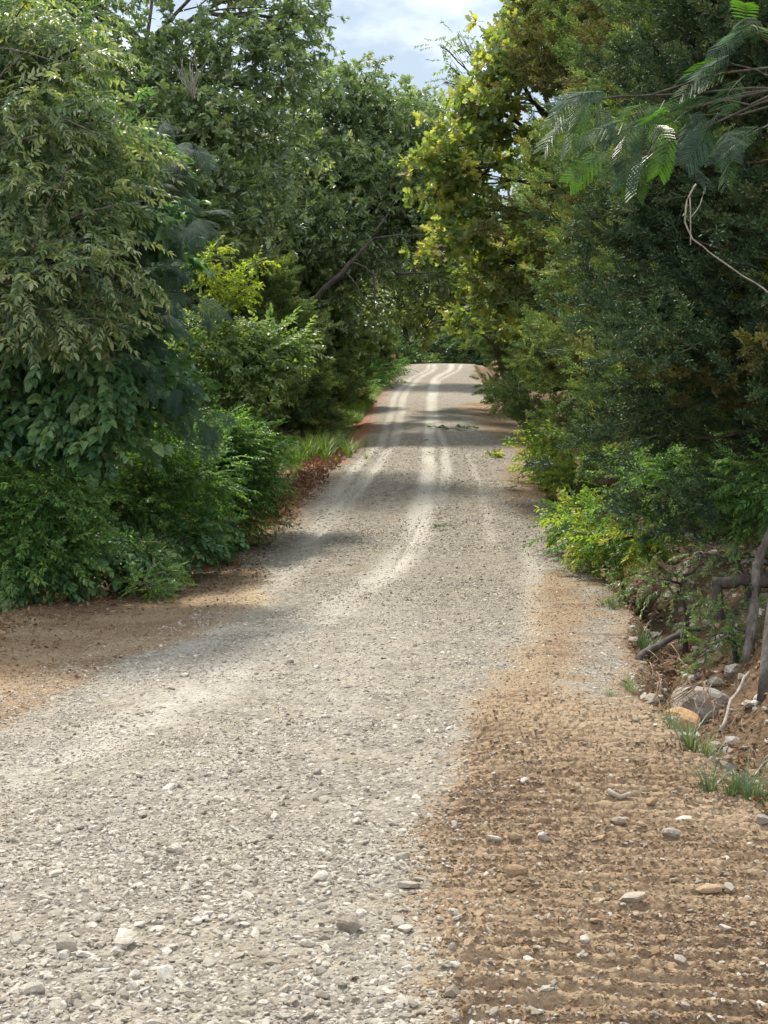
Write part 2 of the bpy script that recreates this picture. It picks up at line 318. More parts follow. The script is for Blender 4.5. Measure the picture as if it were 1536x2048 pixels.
# ------------------------------------------------------------------ leaves and sprays (prototypes; only instanced)
def frame(d, up=(0, 0, 1)):
    d = np.asarray(d, float); d = d / np.linalg.norm(d); x = np.cross(d, up); x /= np.linalg.norm(x) + 1e-9; z = np.cross(x, d)
    return np.stack([x, d, z])                                      # rows: local x, y, z
def leaf(mb, p, d, L, Wd, droop=.25, fold=.18, up=(0, 0, 1), shape='ov', lv=None):
    R = frame(d, up)
    if shape == 'ov': o = [(.42, .30), (.34, .66)]
    elif shape == 'lan': o = [(.30, .35), (.22, .70)]
    elif shape == 'heart': o = [(.48, .10), (.50, .40), (.22, .78)]
    elif shape == 'rh': o = [(.5, .45)]
    elif shape == 'oak': o = [(.18, .12), (.42, .28), (.16, .40), (.56, .56), (.20, .66), (.34, .88)]
    elif shape == 'blade': o = [(.5, .35)]
    mid = [(0, 0)] + [(0, y) for _, y in o] + [(0, 1)]
    def pt(x, y): return (x * Wd, y * L, abs(x) * Wd * fold * 2 - droop * L * y * y)
    V = [pt(0, 0)] + [pt(-x, y) for x, y in o] + [pt(0, 1)] + [pt(x, y) for x, y in reversed(o)]
    n = len(o)
    V.append(pt(0, .5)); c = len(V) - 1
    Fc = [(k, (k + 1) % (c), c) for k in range(c)]
    if shape in ('rh', 'blade'):
        Fc = [(0, 1, 2), (0, 2, 3)]; V = V[:4]
    mb.add(np.asarray(V) @ R + np.asarray(p), Fc, lv)
def unit(v): v = np.asarray(v, float); return v / (np.linalg.norm(v) + 1e-9)
def rd(s=1.): return rng.normal(0, s, 3)
def proto_broad(L, Wd, n, length, shape, hang, mat, name, stem=True, tip=2):
    mb = MB(); pts = []
    for k in range(6):
        t = k / 5; pts.append(np.array([.04 * math.sin(3 * t) * length, length * t, -hang * length * t * t]))
    if stem: tube(mb, pts, np.linspace(.005, .002, 6), 3, .3)
    for k in range(n):
        t = (k + .6) / n; i = min(int(t * 5), 4); p = pts[i] + (pts[i + 1] - pts[i]) * (t * 5 - i)
        s = 1 if k % 2 else -1
        d = unit(np.array([s * .9, .75, -hang * .8]) + rd(.28)); l = L * rng.uniform(.7, 1.15)
        leaf(mb, p, d, l, Wd * l / L, rng.uniform(.1, .45), .18, unit(np.array([0, 0, 1]) + rd(.35)), shape)
    for k in range(tip):
        leaf(mb, pts[-1], unit(np.array([0, 1, -hang]) + rd(.3)), L, Wd, .3, .18, (0, .1, 1), shape)
    return mb.data(name, mat)
def proto_cluster(L, Wd, n, length, shape, mat, name, spread=.9):
    mb = MB(); tube(mb, [(0, 0, 0), (0.01, length * .5, .01), (0, length, 0)], [.006, .005, .003], 3, .2)
    for k in range(n):
        a = 2.4 * k; t = rng.uniform(.25, 1); d = unit(np.array([math.cos(a) * spread, rng.uniform(.1, 1.), math.sin(a) * spread * .8]) + rd(.15)); l = L * rng.uniform(.65, 1.15)
        leaf(mb, (0, length * t, 0), d, l, Wd * l / L, rng.uniform(0, .4), .15, unit(rd(.6) + np.array([0, -.2, 1])), shape)
    return mb.data(name, mat)
def proto_cedar(mat, name, Lm=.34):
    mb = MB(); tube(mb, [(0, 0, 0), (0, Lm * .6, .0), (0, Lm, .01)], [.004, .003, .0015], 3, .9)
    for k in range(22):
        t = k / 22; p = np.array([0, Lm * (.12 + .88 * t), 0]); ln = Lm * .42 * (1 - .65 * t) * rng.uniform(.7, 1.2)
        a = 2.4 * k + rng.uniform(-.4, .4)
        d = unit(np.array([math.cos(a) * .8, .95, math.sin(a) * .55 + .1]) + rd(.12)); q = p + d * ln; lv = rng.uniform(0, 1)
        leaf(mb, p, d, ln, .017, -.15, 0, unit(rd()), 'rh', lv)
        for j in range(5):
            u = .2 + .16 * j; e = unit(d + rd(.5)); leaf(mb, p + d * ln * u, e, ln * .48 * (1.15 - u * .6), .017, -.1, 0, unit(rd()), 'rh', min(1, max(0, lv + rng.uniform(-.2, .2))))
    return mb.data(name, mat)
def proto_frond(mat, name, Lm=.36, npn=10, leaflets=17, wl=.012):
    mb = MB(); pts = []
    for k in range(9):
        t = k / 8; pts.append(np.array([0, Lm * math.sin(1.25 * t) / .95, .10 * Lm * t - .42 * Lm * t * t]))
    tube(mb, pts, np.linspace(.003, .001, 9), 3, .2)
    for i in range(npn):
        t = .22 + .76 * i / npn; u = t * 8; j = min(int(u), 7); p = pts[j] + (pts[j + 1] - pts[j]) * (u - j)
        lp = Lm * .36 * (1 - .55 * abs(t - .5) ** 1.2 * 1.4)
        for s in (-1, 1):
            d = unit(np.array([s * .95, .55 + .25 * t, -.28 + rng.uniform(-.1, .1)])); prev = p; dd = d.copy(); lv = rng.uniform(0, 1)
            st = lp / leaflets
            for k in range(leaflets):
                dd = unit(dd + np.array([0, .015, -.022])); q = prev + dd * st
                sl = wl * (1 - .5 * abs(k / leaflets - .5)) * Lm / .36
                for s2 in (-1, 1):
                    e = unit(np.cross(dd, (0, 0, 1)) * s2 + dd * .45 + np.array([0, 0, -.12])); leaf(mb, prev, e, sl, sl * .55, .0, 0, (0, 0, 1), 'rh', lv)
                prev = q
    return mb.data(name, mat)
def proto_blades(mat, name, n=24, h=.4, wd=.007, lean=.5):
    mb = MB()
    for k in range(n):
        a = rng.uniform(0, 6.28); r = rng.uniform(0, .06); hh = h * rng.uniform(.5, 1.15); le = lean * rng.uniform(.2, 1.3)
        o = np.array([math.cos(a), math.sin(a), 0]); side = np.array([-o[1], o[0], 0]) * wd * .5; V = []
        b0 = o * r
        for j in range(5):
            t = j / 4; c = b0 + o * le * hh * t * t + np.array([0, 0, hh * (t - .35 * le * t * t)]); ww = 1 - t ** 2 * .95
            V += [c - side * ww, c + side * ww]
        mb.add(V, [(2 * j, 2 * j + 1, 2 * j + 3, 2 * j + 2) for j in range(4)])
    return mb.data(name, mat)
def proto_stone(mat, name, flat=.6, sub=1, rough=.28, cuts=7):
    import bmesh
    bm = bmesh.new(); bmesh.ops.create_icosphere(bm, subdivisions=sub, radius=1)
    pl = [(unit(rd()), rng.uniform(.5, .85)) for _ in range(cuts)]
    for v in bm.verts:
        c = np.array(v.co) * (1 + rng.uniform(-rough, rough) * .5)
        for nn, dd in pl:
            e = c @ nn - dd
            if e > 0: c = c - nn * e
        v.co = (c[0] * 1.15, c[1] * rng.uniform(.92, 1.0), c[2] * flat)
    me = bpy.data.meshes.new(name); bm.to_mesh(me); bm.free(); me.materials.append(mat); return me
def protos(f, n): return [f(k) for k in range(n)]
PR = {
 'hack': protos(lambda k: proto_broad(.085, .036, 14, .32, 'ov', .32, M['hack'], 'olive_spray'), 4),
 'broad': protos(lambda k: proto_broad(.115, .09, 9, .36, 'heart', .35, M['broad'], 'broad_spray'), 3),
 'shrub': protos(lambda k: proto_broad(.075, .036, 15, .36, 'ov', .15, M['shrub'], 'shrub_spray'), 4),
 'shrubfine': protos(lambda k: proto_broad(.05, .022, 18, .32, 'ov', .15, M['shrub'], 'fine_shrub_spray'), 3),
 'dog': protos(lambda k: proto_broad(.10, .055, 11, .40, 'ov', .05, M['dog'], 'layered_spray'), 3),
 'yellow': protos(lambda k: proto_broad(.10, .05, 10, .34, 'ov', .2, M['yellow'], 'yellow_spray'), 3),
 'oak': protos(lambda k: proto_cluster(.15, .075, 13, .30, 'oak', M['oak'], 'oak_spray'), 4),
 'oaky': protos(lambda k: proto_cluster(.22, .15, 7, .26, 'oak', M['oaky'], 'turning_oak_spray'), 5),
 'faroak': protos(lambda k: proto_cluster(.20, .10, 12, .40, 'rh', M['faroak'], 'far_spray'), 3),
 'cedar': protos(lambda k: proto_cedar(M['cedar'], 'cedar_spray'), 4),
 'cedarb': protos(lambda k: proto_cedar(M['cedarb'], 'browning_cedar_spray'), 3),
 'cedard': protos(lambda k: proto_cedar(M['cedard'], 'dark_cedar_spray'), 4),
 'mim': protos(lambda k: proto_frond(M['mim'], 'silk_frond'), 3),
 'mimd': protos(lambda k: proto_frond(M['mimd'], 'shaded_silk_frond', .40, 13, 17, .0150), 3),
 'grass': protos(lambda k: proto_blades(M['grass'], 'grass_clump', 30, .5, .008, .8), 3),
 'sedge': protos(lambda k: proto_blades(M['sedge'], 'sedge_clump', 34, .30, .007, .9), 3),
 'stone': protos(lambda k: proto_stone(M['stone'], 'stone_piece', rng.uniform(.45, .8)), 8),
 'clod': protos(lambda k: proto_stone(M['clod'], 'clod_piece', rng.uniform(.6, .85)), 5),
 'litter': protos(lambda k: (lambda mb: [leaf(mb, rd(.03) * np.array([1, 1, .3]), unit(np.array([1, 0, .05]) + rd(.6) * np.array([1, 1, .25])), rng.uniform(.05, .09), .035, rng.uniform(-.25, .3), .3, unit(np.array([0, 0, 1]) + rd(.5)), 'ov') for _ in range(3)] and mb.data('dead_leaves', M['litter']))(MB()), 4),
 'redlitter': protos(lambda k: (lambda mb: [leaf(mb, rd(.05), unit(np.array([1, 0, .15]) + rd(.6)), rng.uniform(.07, .12), .05, rng.uniform(-.5, .5), .3, unit(np.array([0, 0, 1]) + rd(.5)), 'ov') for _ in range(4)] and mb.data('rust_leaves', M['redlitter']))(MB()), 3),
}
SRC = {}
for k, ms in PR.items(): SRC[k] = [bpy.data.objects.new('source_' + k, m) for m in ms]
GN = {}
def gn_group(kinds):
    key = '+'.join(kinds)
    if key in GN: return GN[key]
    g = bpy.data.node_groups.new('scatter_' + key, 'GeometryNodeTree')
    g.interface.new_socket('Geometry', in_out='INPUT', socket_type='NodeSocketGeometry'); g.interface.new_socket('Geometry', in_out='OUTPUT', socket_type='NodeSocketGeometry')
    gi = N(g, 'NodeGroupInput'); go = N(g, 'NodeGroupOutput'); ip = N(g, 'GeometryNodeInstanceOnPoints'); jn = N(g, 'GeometryNodeJoinGeometry')
    for kd in reversed(kinds):
        for o in reversed(SRC[kd]):
            oi = N(g, 'GeometryNodeObjectInfo'); oi.inputs['Object'].default_value = o; oi.inputs['As Instance'].default_value = False
            ti = N(g, 'GeometryNodeGeometryToInstance'); g.links.new(oi.outputs['Geometry'], ti.inputs[0]); g.links.new(ti.outputs[0], jn.inputs[0])
    def na(n, t):
        a = N(g, 'GeometryNodeInputNamedAttribute', data_type=t); a.inputs['Name'].default_value = n; return [s for s in a.outputs if s.enabled and s.name == 'Attribute'][0]
    er = N(g, 'FunctionNodeEulerToRotation'); g.links.new(na('rot', 'FLOAT_VECTOR'), er.inputs[0])
    g.links.new(gi.outputs[0], ip.inputs['Points']); g.links.new(jn.outputs[0], ip.inputs['Instance']); ip.inputs['Pick Instance'].default_value = True
    g.links.new(na('idx', 'INT'), ip.inputs['Instance Index']); g.links.new(er.outputs[0], ip.inputs['Rotation']); g.links.new(na('scl', 'FLOAT_VECTOR'), ip.inputs['Scale'])
    g.links.new(ip.outputs[0], go.inputs[0]); GN[key] = g; return g
def eul(Y, Z):
    Y = Y / np.linalg.norm(Y, axis=1, keepdims=True); X = np.cross(Y, Z); X /= np.linalg.norm(X, axis=1, keepdims=True) + 1e-9; Z = np.cross(X, Y)
    return np.stack([np.arctan2(Y[:, 2], Z[:, 2]), -np.arcsin(np.clip(X[:, 2], -1, 1)), np.arctan2(X[:, 1], X[:, 0])], 1)
def scatter(name, kinds, pos, rot, scl, idx, parent=None, origin=None, **props):
    pos = np.asarray(pos, float); n = len(pos)
    if origin is not None: pos = pos - np.asarray(origin)
    me = bpy.data.meshes.new(name + '_points'); me.vertices.add(n); me.vertices.foreach_set('co', pos.astype(np.float32).ravel())
    a = me.attributes.new('rot', 'FLOAT_VECTOR', 'POINT'); a.data.foreach_set('vector', rot.astype(np.float32).ravel())
    s = np.asarray(scl, float); s = np.repeat(s[:, None], 3, 1) if s.ndim == 1 else s
    a = me.attributes.new('scl', 'FLOAT_VECTOR', 'POINT'); a.data.foreach_set('vector', s.astype(np.float32).ravel())
    a = me.attributes.new('idx', 'INT', 'POINT'); a.data.foreach_set('value', np.asarray(idx, np.int32))
    o = link(name, me, parent, None, kind='stuff', **props)
    md = o.modifiers.new('scatter', 'NODES'); md.node_group = gn_group(kinds); return o

# ------------------------------------------------------------------ the ground, one sheet split into road, shoulder and forest floor
def build_ground():
    rows = list(np.linspace(-18, 2.6, 12)); d = 2.9
    while d < 92: rows.append(d); d += max(.0085, d * d / 2240 * .95)
    rows += list(np.linspace(93, 260, 40)); rows = np.array(rows)
    nd = 430; u = np.linspace(-1, 1, nd); e = (np.linspace(0, 1, 29)[1:]) ** 1.8
    wd = .30 * np.clip(rows, 2.9, 95) + .55
    Xc = u[None, :] * wd[:, None]; ext = e[None, :] * (150 - wd[:, None])
    X = np.concatenate([-(wd[:, None] + ext)[:, ::-1], Xc, wd[:, None] + ext], 1); D = np.repeat(rows[:, None], X.shape[1], 1)
    nr, nc = X.shape; x, dd = X.ravel(), D.ravel()
    f = fields(x, dd); z = Hf(x, dd, f); gm, tk, vg, red, rut = f
    V = np.stack([x, dd, z], 1)
    i = (np.arange(nr - 1)[:, None] * nc + np.arange(nc - 1)[None, :]).ravel()
    Q = np.stack([i, i + 1, i + 1 + nc, i + nc], 1)
    cls = np.where(vg[Q].mean(1) > .5, 2, np.where(gm[Q].mean(1) > .5, 0, 1))
    # noise-free class far from the roadway
    col = np.stack([gm, tk, vg, red], 1)
    res = []
    for c, nm in enumerate(('gravel_road', 'dirt_shoulder', 'forest_floor')):
        q = Q[cls == c]; us, inv = np.unique(q, return_inverse=True); inv = inv.reshape(q.shape)
        me = bpy.data.meshes.new(nm); n = len(q)
        me.vertices.add(len(us)); me.vertices.foreach_set('co', V[us].astype(np.float32).ravel())
        me.loops.add(n * 4); me.loops.foreach_set('vertex_index', inv.astype(np.int32).ravel())
        me.polygons.add(n); me.polygons.foreach_set('loop_start', np.arange(0, n * 4, 4, dtype=np.int32))
        me.update(calc_edges=True); me.polygons.foreach_set('use_smooth', np.ones(n, bool))
        a = me.attributes.new('mask', 'FLOAT_COLOR', 'POINT'); a.data.foreach_set('color', col[us].astype(np.float32).ravel())
        me.materials.append(M['ground']); res.append(link(nm, me, kind='structure'))
    return res
ROAD, SHOULDER, FLOOR = build_ground()

# ------------------------------------------------------------------ gravel, clods, litter
def lyr(n, d0, d1, p, xmin, xmax, seed):
    r = np.random.default_rng(seed); t = r.uniform(0, 1, n)
    D = (d0 ** (1 - p) + t * (d1 ** (1 - p) - d0 ** (1 - p))) ** (1 / (1 - p)); X = r.uniform(0, 1, n) * (xmax(D) - xmin(D)) + xmin(D); return r, X, D
def stones():
    r, X, D = lyr(230000, 3.3, 42, 1.5, lambda D: np.maximum(XL(D) - .5, -.31 * D - .4), lambda D: np.minimum(XR(D) + .15, .31 * D + .4), 5)
    f = fields(X, D); gm, tk, vg = f[0], f[1], f[2]
    patch = ss(42, 28, D) * (.35 + 1.1 * ss(-.3, .4, fbm(X * .9, D * .9, 61, 3)))
    gs = np.maximum(gm ** 1.1, .5 * np.exp(-np.maximum(X - XG(D), 0) / .16) * (vg < .4)); keep = r.uniform(0, 1, len(X)) < gs * (1 - .78 * tk) * patch + .035 * (1 - gm)
    X, D = X[keep], D[keep]; f = [a[keep] for a in f]; n = len(X)
    s = np.exp(r.normal(math.log(.0060), .46, n)) * (1 + .2 * ss(6, 3.5, D) + .75 * ss(9, 25, D)); s = np.clip(s, .003, .026)
    z = Hf(X, D, f) + s * .05
    Y = r.normal(0, 1, (n, 3)); Y[:, 2] *= .35; Z = r.normal(0, .35, (n, 3)); Z[:, 2] += 1
    scatter('gravel', ['stone'], np.stack([X, D, z], 1), eul(Y, Z), np.stack([s * r.uniform(.8, 1.5, n), s, s * r.uniform(.6, 1.1, n)], 1), r.integers(0, 8, n), label='loose pale crushed limestone gravel spread over the road', category='gravel')
def clods():
    r, X, D = lyr(300000, 3.5, 28, 1.5, lambda D: np.maximum(np.where(D < 7.5, XG(D) - .3, XL(D) - 3), -.31 * D - .4), lambda D: np.minimum(XR(D) + .6, .31 * D + .4), 6)
    D2 = r.uniform(7.5, 24, 70000); X2 = XV(D2) - .6 + r.uniform(0, 1, 70000) * (XL(D2) - XV(D2) + .8); X = np.r_[X, X2]; D = np.r_[D, D2]
    f = fields(X, D); gm, vg = f[0], f[2]
    keep = r.uniform(0, 1, len(X)) < (1 - gm) * (.22 + .5 * ss(-.1, .35, fbm(X * 2, D * 6, 62, 3)))
    X, D = X[keep], D[keep]; f = [a[keep] for a in f]; n = len(X)
    s = np.clip(np.exp(r.normal(math.log(.0042), .42, n)), .002, .016) * (1 + .4 * ss(9, 20, D))
    Y = r.normal(0, 1, (n, 3)); Y[:, 2] *= .4; Z = r.normal(0, .5, (n, 3)); Z[:, 2] += 1
    scatter('dirt_crumbs', ['clod', 'stone'], np.stack([X, D, Hf(X, D, f) + s * .05], 1), eul(Y, Z), np.stack([s * 1.2, s * 1.2, s * .8], 1), np.where(r.uniform(0, 1, n) < .93, r.integers(0, 5, n), r.integers(5, 13, n)), label='crumbly brown soil clods on the dirt shoulders', category='dirt')
def litter():
    r = np.random.default_rng(8); P_ = []
    n = 6500; D = r.uniform(8, 26, n); X = XV(D) + np.abs(r.normal(-.1, .9, n)) - .3
    k = (X < XL(D) + .2) & (r.uniform(0, 1, n) < .25 + .75 * (vn(X * 2, D * 2, 71) > .5)); X1, D1 = X[k], D[k]
    n = 9000; D = r.uniform(5, 30, n) ; X = XR(D) + r.uniform(.0, 3.2, n); X1 = np.r_[X1, X]; D1 = np.r_[D1, D]
    n = len(X1); Y = r.normal(0, 1, (n, 3)); Y[:, 2] *= .08; Z = r.normal(0, .18, (n, 3)); Z[:, 2] += 1
    scatter('leaf_litter', ['litter'], np.stack([X1, D1, Hf(X1, D1) + .01], 1), eul(Y, Z), r.uniform(.35, .8, n), r.integers(0, 4, n), label='dry brown fallen leaves along both road edges', category='leaf litter')
    n = 600; D = r.uniform(21, 33, n); X = XL(D) - np.abs(r.normal(.15, .5, n)); Y = r.normal(0, 1, (n, 3)); Y[:, 2] *= .3; Z = r.normal(0, .4, (n, 3)); Z[:, 2] += 1
    scatter('rust_leaves', ['redlitter'], np.stack([X, D, Hf(X, D) + .02], 1), eul(Y, Z), r.uniform(.6, 1.3, n), r.integers(0, 3, n), label='rust red leaves and soil crumbs piled along the left gravel edge', category='leaf litter')
stones(); clods(); litter()
big = protos(lambda k: proto_stone(M['stone'], 'stone', rng.uniform(.5, .8), 2, .22, 12), 8)
clb = protos(lambda k: proto_stone(M['clod'], 'stone', rng.uniform(.5, .8), 2, .25, 9), 4)
def put(me, name, x, d, s, sink=.25, parent=None, zs=1, **pr):
    o = link(name, me, parent, (x, d, Hp(x, d) + s * (.5 - sink) * zs * .7), **pr)
    o.rotation_euler = (random.uniform(-.3, .3), random.uniform(-.3, .3), random.uniform(0, 6.28)); o.scale = (s * random.uniform(.9, 1.35), s, s * zs); return o
r_, X_, D_ = lyr(1500, 3.7, 11, 1.6, lambda D: np.maximum(XL(D), -.29 * D), lambda D: np.minimum(XR(D) - .1, .29 * D), 15)
g_ = fields(X_, D_); nroad = nsh = 0
for k in range(len(X_)):
    if g_[0][k] > .5 and nroad < 260 and r_.uniform() < 1 - .8 * g_[1][k]:
        put(big[k % 8], 'stone', X_[k], D_[k], float(np.clip(np.exp(r_.normal(math.log(.018), .3)), .013, .034)), .3, ROAD); nroad += 1
    elif g_[0][k] < .3 and nsh < 60:
        put((big[k % 8] if k % 3 == 0 else clb[k % 4]), 'stone', X_[k], D_[k], float(np.clip(np.exp(r_.normal(math.log(.018), .35)), .012, .04)), .2, SHOULDER); nsh += 1
for x, y, s, m in [(1265, 1832, .042, 0), (1030, 1768, .04, 1), (1200, 1700, .035, 1), (1237, 1662, .035, 0), (1370, 1655, .055, 0), (1420, 1800, .035, 1), (1140, 1575, .03, 0), (1052, 1575, .04, 1),
                   (1305, 1630, .03, 1), (1345, 1690, .035, 0), (1060, 1960, .03, 0), (640, 1780, .035, 0), (700, 1890, .045, 0), (820, 1790, .035, 0), (250, 1920, .05, 0), (130, 1930, .04, 0), (350, 1720, .035, 0), (905, 2030, .035, 0), (330, 1980, .04, 0)]:
    a, b = G(x, y); put(big[(x + y) % 8] if m == 0 else clb[x % 4], 'stone', a, b, s, .15, SHOULDER if x > 850 else ROAD)

# ------------------------------------------------------------------ trees
def clump_pts(cs, n, seed, flat=.8, sub=9, spread=.34, droop=-.2, surf=.75):
    """sprays gathered round sub-centres over each clump (cx, cy, cz, r)"""
    r = np.random.default_rng(seed); Pn, Yn, subs = [], [], []
    tot = sum(c[3] ** 2 for c in cs)
    for c in cs:
        k = max(6, int(n * c[3] ** 2 / tot)); ctr = np.array(c[:3]); R = c[3]
        m = max(4, int(sub)); v = r.normal(0, 1, (m, 3)); v /= np.linalg.norm(v, axis=1, keepdims=True)
        sc = ctr + v * R * r.uniform(.35, 1, (m, 1)) ** .5 * surf * np.array([1, 1, flat]); subs.append(sc)
        w_ = r.integers(0, m, k); p = sc[w_] + r.normal(0, R * spread, (k, 3)) * np.array([1, 1, .7])
        y = (p - ctr) / R * .7 + (p - sc[w_]) / (R * spread) * .5 + r.normal(0, .45, (k, 3)); y[:, 2] = y[:, 2] * .6 + droop
        Pn.append(p); Yn.append(y)
    return np.concatenate(Pn), np.concatenate(Yn), subs
def tree(name, label, cat, kinds, base_xy, clumps, n, scale, rt=.12, bark='bark', group=None, seed=1, flat=.8, sub=9, spread=.34, droop=-.2, lean=None, top=None, idxw=None, surf=.75, limbs=True, zr=.8):
    bx, bd = base_xy; bz = Hp(bx, bd) - .05; B = np.array([bx, bd, bz]); t = thing(name, label, cat, B, group)
    r = np.random.default_rng(seed)
    cc = np.array([c[:3] for c in clumps]); topz = (cc[:, 2].max() - bz) * zr if top is None else top
    cx = cc.mean(0); T = np.array([bx + (cx[0] - bx) * .55, bd + (cx[1] - bd) * .55, bz + topz]) if lean is None else np.array(lean)
    tp = wig(B, T, 9, .07); mb = MB(); rr = rt * (1 - .78 * np.linspace(0, 1, 10)); rr[0] *= 1.35
    tube(mb, np.array(tp) - B, rr, 9); link('trunk', mb.data('trunk', M[bark], True), t)
    p, y, subs = clump_pts(clumps, n, seed, flat, sub, spread, droop, surf)
    if limbs:
        for c, sb in zip(clumps, subs):
            ctr = np.array(c[:3]); k = int(np.argmin([np.linalg.norm(q - ctr) * (1 if q[2] < ctr[2] + .1 else 1.6) for q in tp])); k = max(k, 2)
            dl = np.linalg.norm(ctr - tp[k]); lr = min(rt * .5, .012 + .014 * dl); mb = MB(); ln = wig(tp[k], ctr, 6, .12, .06)
            tube(mb, np.array(ln) - B, np.linspace(lr, lr * .4, 7), 6)
            for q in sb[:8]:
                j = r.integers(2, 7); tube(mb, np.array(wig(ln[j], q, 4, .12)) - B, np.linspace(lr * .4, lr * .1 + .002, 5), 4)
            link('branch', mb.data('branch', M[bark], True), t)
    nk = sum(len(SRC[k]) for k in kinds)
    idx = r.integers(0, nk, len(p)) if idxw is None else idxw(r, p, len(p))
    Z = r.normal(0, .45, (len(p), 3)); Z[:, 2] += 1
    scatter('crown', kinds, p, eul(y, Z), scale * r.uniform(.7, 1.25, len(p)), idx, t, B)
    return t
def cl(*a): return [(*P(x, y, D), r) for x, y, D, r in a]
LEFT = 'trees along the left side of the road'; RIGHT = 'trees along the right side of the road'
# -- left, nearest
olive = tree('olive_leaved_tree', 'tall tree with drooping narrow olive leaves at the left picture edge', 'tree', ['hack'], (-5.1, 14.8),
     cl((20, 40, 14, .6), (170, 90, 14.3, .5), (60, 210, 13.6, .6), (180, 240, 13.8, .42), (130, 330, 14, .55), (30, 400, 13.5, .6), (195, 400, 13.8, .4), (150, 500, 13.5, .55), (30, 560, 13.3, .6),
        (230, 545, 13.6, .32), (170, 620, 13.6, .38), (-90, 300, 14, .8), (-100, 550, 14, .8), (260, 320, 14.5, .38), (90, 640, 13.4, .4), (250, 610, 14.2, .25), (-40, 100, 15, .8), (90, 120, 15, .6)), 2200, .95, .11, group=LEFT, seed=11, droop=-.22, spread=.24, sub=13)
for a_, b_ in [((-40, 820, 13.6), (120, 560, 13.0)), ((-30, 560, 13.4), (150, 470, 12.9)), ((-20, 300, 13.4), (190, 262, 12.9)), ((60, 520, 13.2), (150, 300, 12.9)), ((-20, 620, 13.3), (170, 500, 12.8)), ((-10, 170, 13.5), (110, 60, 13)), ((130, 640, 13.4), (300, 560, 13.1)),
               ((20, 700, 13.5), (210, 640, 13)), ((100, 230, 13.4), (250, 300, 13.1)), ((-20, 100, 13.5), (150, 130, 13.)), ((140, 440, 13.4), (290, 400, 13.2))]:
    o_ = np.array(olive.location); mb = MB(); q_ = wig(P(*a_), P(*b_), 9, .05, .05); tube(mb, np.array(q_) - o_, np.linspace(.011, .003, 10), 5); link('branch', mb.data('branch', M['mid_bark'], True), olive)
tree('broad_leaved_tree', 'dark shaded tree with big heart shaped leaves below the olive tree', 'tree', ['broad'], (-4.9, 16.2),
     cl((50, 690, 15.2, .5), (170, 700, 15, .5), (250, 790, 15, .42), (110, 830, 15.2, .45), (200, 890, 15, .4), (300, 700, 15.4, .35), (30, 800, 15.6, .5), (-60, 750, 15.5, .6), (160, 600, 15.8, .5), (280, 480, 16, .5), (80, 470, 15.8, .6), (200, 330, 16.2, .6), (50, 260, 16, .7)), 1700, .95, .1, group=LEFT, seed=12, droop=-.35)
def silk(name, label, kinds, base_xy, brs, scale, seed, bark, cat='silk tree', per=9, rt=.07, wdt=.2, zup=.15):
    bx, bd = base_xy; bz = Hp(bx, bd) - .05; B = np.array([bx, bd, bz]); t = thing(name, label, cat, B); r = np.random.default_rng(seed)
    ends = [np.array(P(*b[1])) for b in brs]; hi = max(e[2] for e in ends)
    T = np.array([bx + (np.mean([e[0] for e in ends]) - bx) * .25, bd, hi + .3]); tp = wig(B, T, 8, .05); mb = MB()
    tube(mb, np.array(tp) - B, np.linspace(rt, rt * .4, 9), 8); link('trunk', mb.data('trunk', M[bark], True), t); Pn, Yn = [], []
    for (a, b, nf) in brs:
        b = P(*b); nf = int(nf * per / 9); a = P(*a) if a is not None else tp[int(np.argmin([abs(q[2] - b[2] - .1) for q in tp]))]
        k = tp[int(np.argmin([np.linalg.norm(q - a) for q in tp]))]
        l1 = wig(k, a, 4, .08, .05) if np.linalg.norm(k - a) > .05 else [k]; l2 = wig(a, b, 6, .06, .05); mb = MB(); pl = l1 + l2[1:] if len(l1) > 1 else l2
        tube(mb, np.array(pl) - B, np.linspace(.009, .003, len(pl)), 5); link('branch', mb.data('branch', M[bark], True), t)
        ax = unit(b - a)
        for i in range(nf):
            u = r.uniform(.25, 1); q = l2[0] * (1 - u) + l2[-1] * u + r.normal(0, .04, 3)
            y = ax * .55 + np.array([.25 if bx < 0 else -.15, -.35, -.45]) + r.normal(0, .38, 3); Pn.append(q); Yn.append(y)
    Pn, Yn = np.array(Pn), np.array(Yn); Z = r.normal(0, .3, (len(Pn), 3)); Z[:, 2] += .8; Z[:, 1] -= .5
    nk = sum(len(SRC[k]) for k in kinds)
    scatter('crown', kinds, Pn, eul(Yn, Z), scale * r.uniform(.75, 1.15, len(Pn)), r.integers(0, nk, len(Pn)), t, B); return t
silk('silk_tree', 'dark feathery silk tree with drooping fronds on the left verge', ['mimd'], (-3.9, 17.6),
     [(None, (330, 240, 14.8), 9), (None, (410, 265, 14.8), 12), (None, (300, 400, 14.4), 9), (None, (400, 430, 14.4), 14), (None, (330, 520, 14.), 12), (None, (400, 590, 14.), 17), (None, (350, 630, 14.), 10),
      (None, (300, 730, 14.3), 9), (None, (385, 755, 14.3), 16), (None, (430, 830, 14.6), 10), (None, (360, 340, 15), 7)], 1.0, 21, 'bark', per=13)
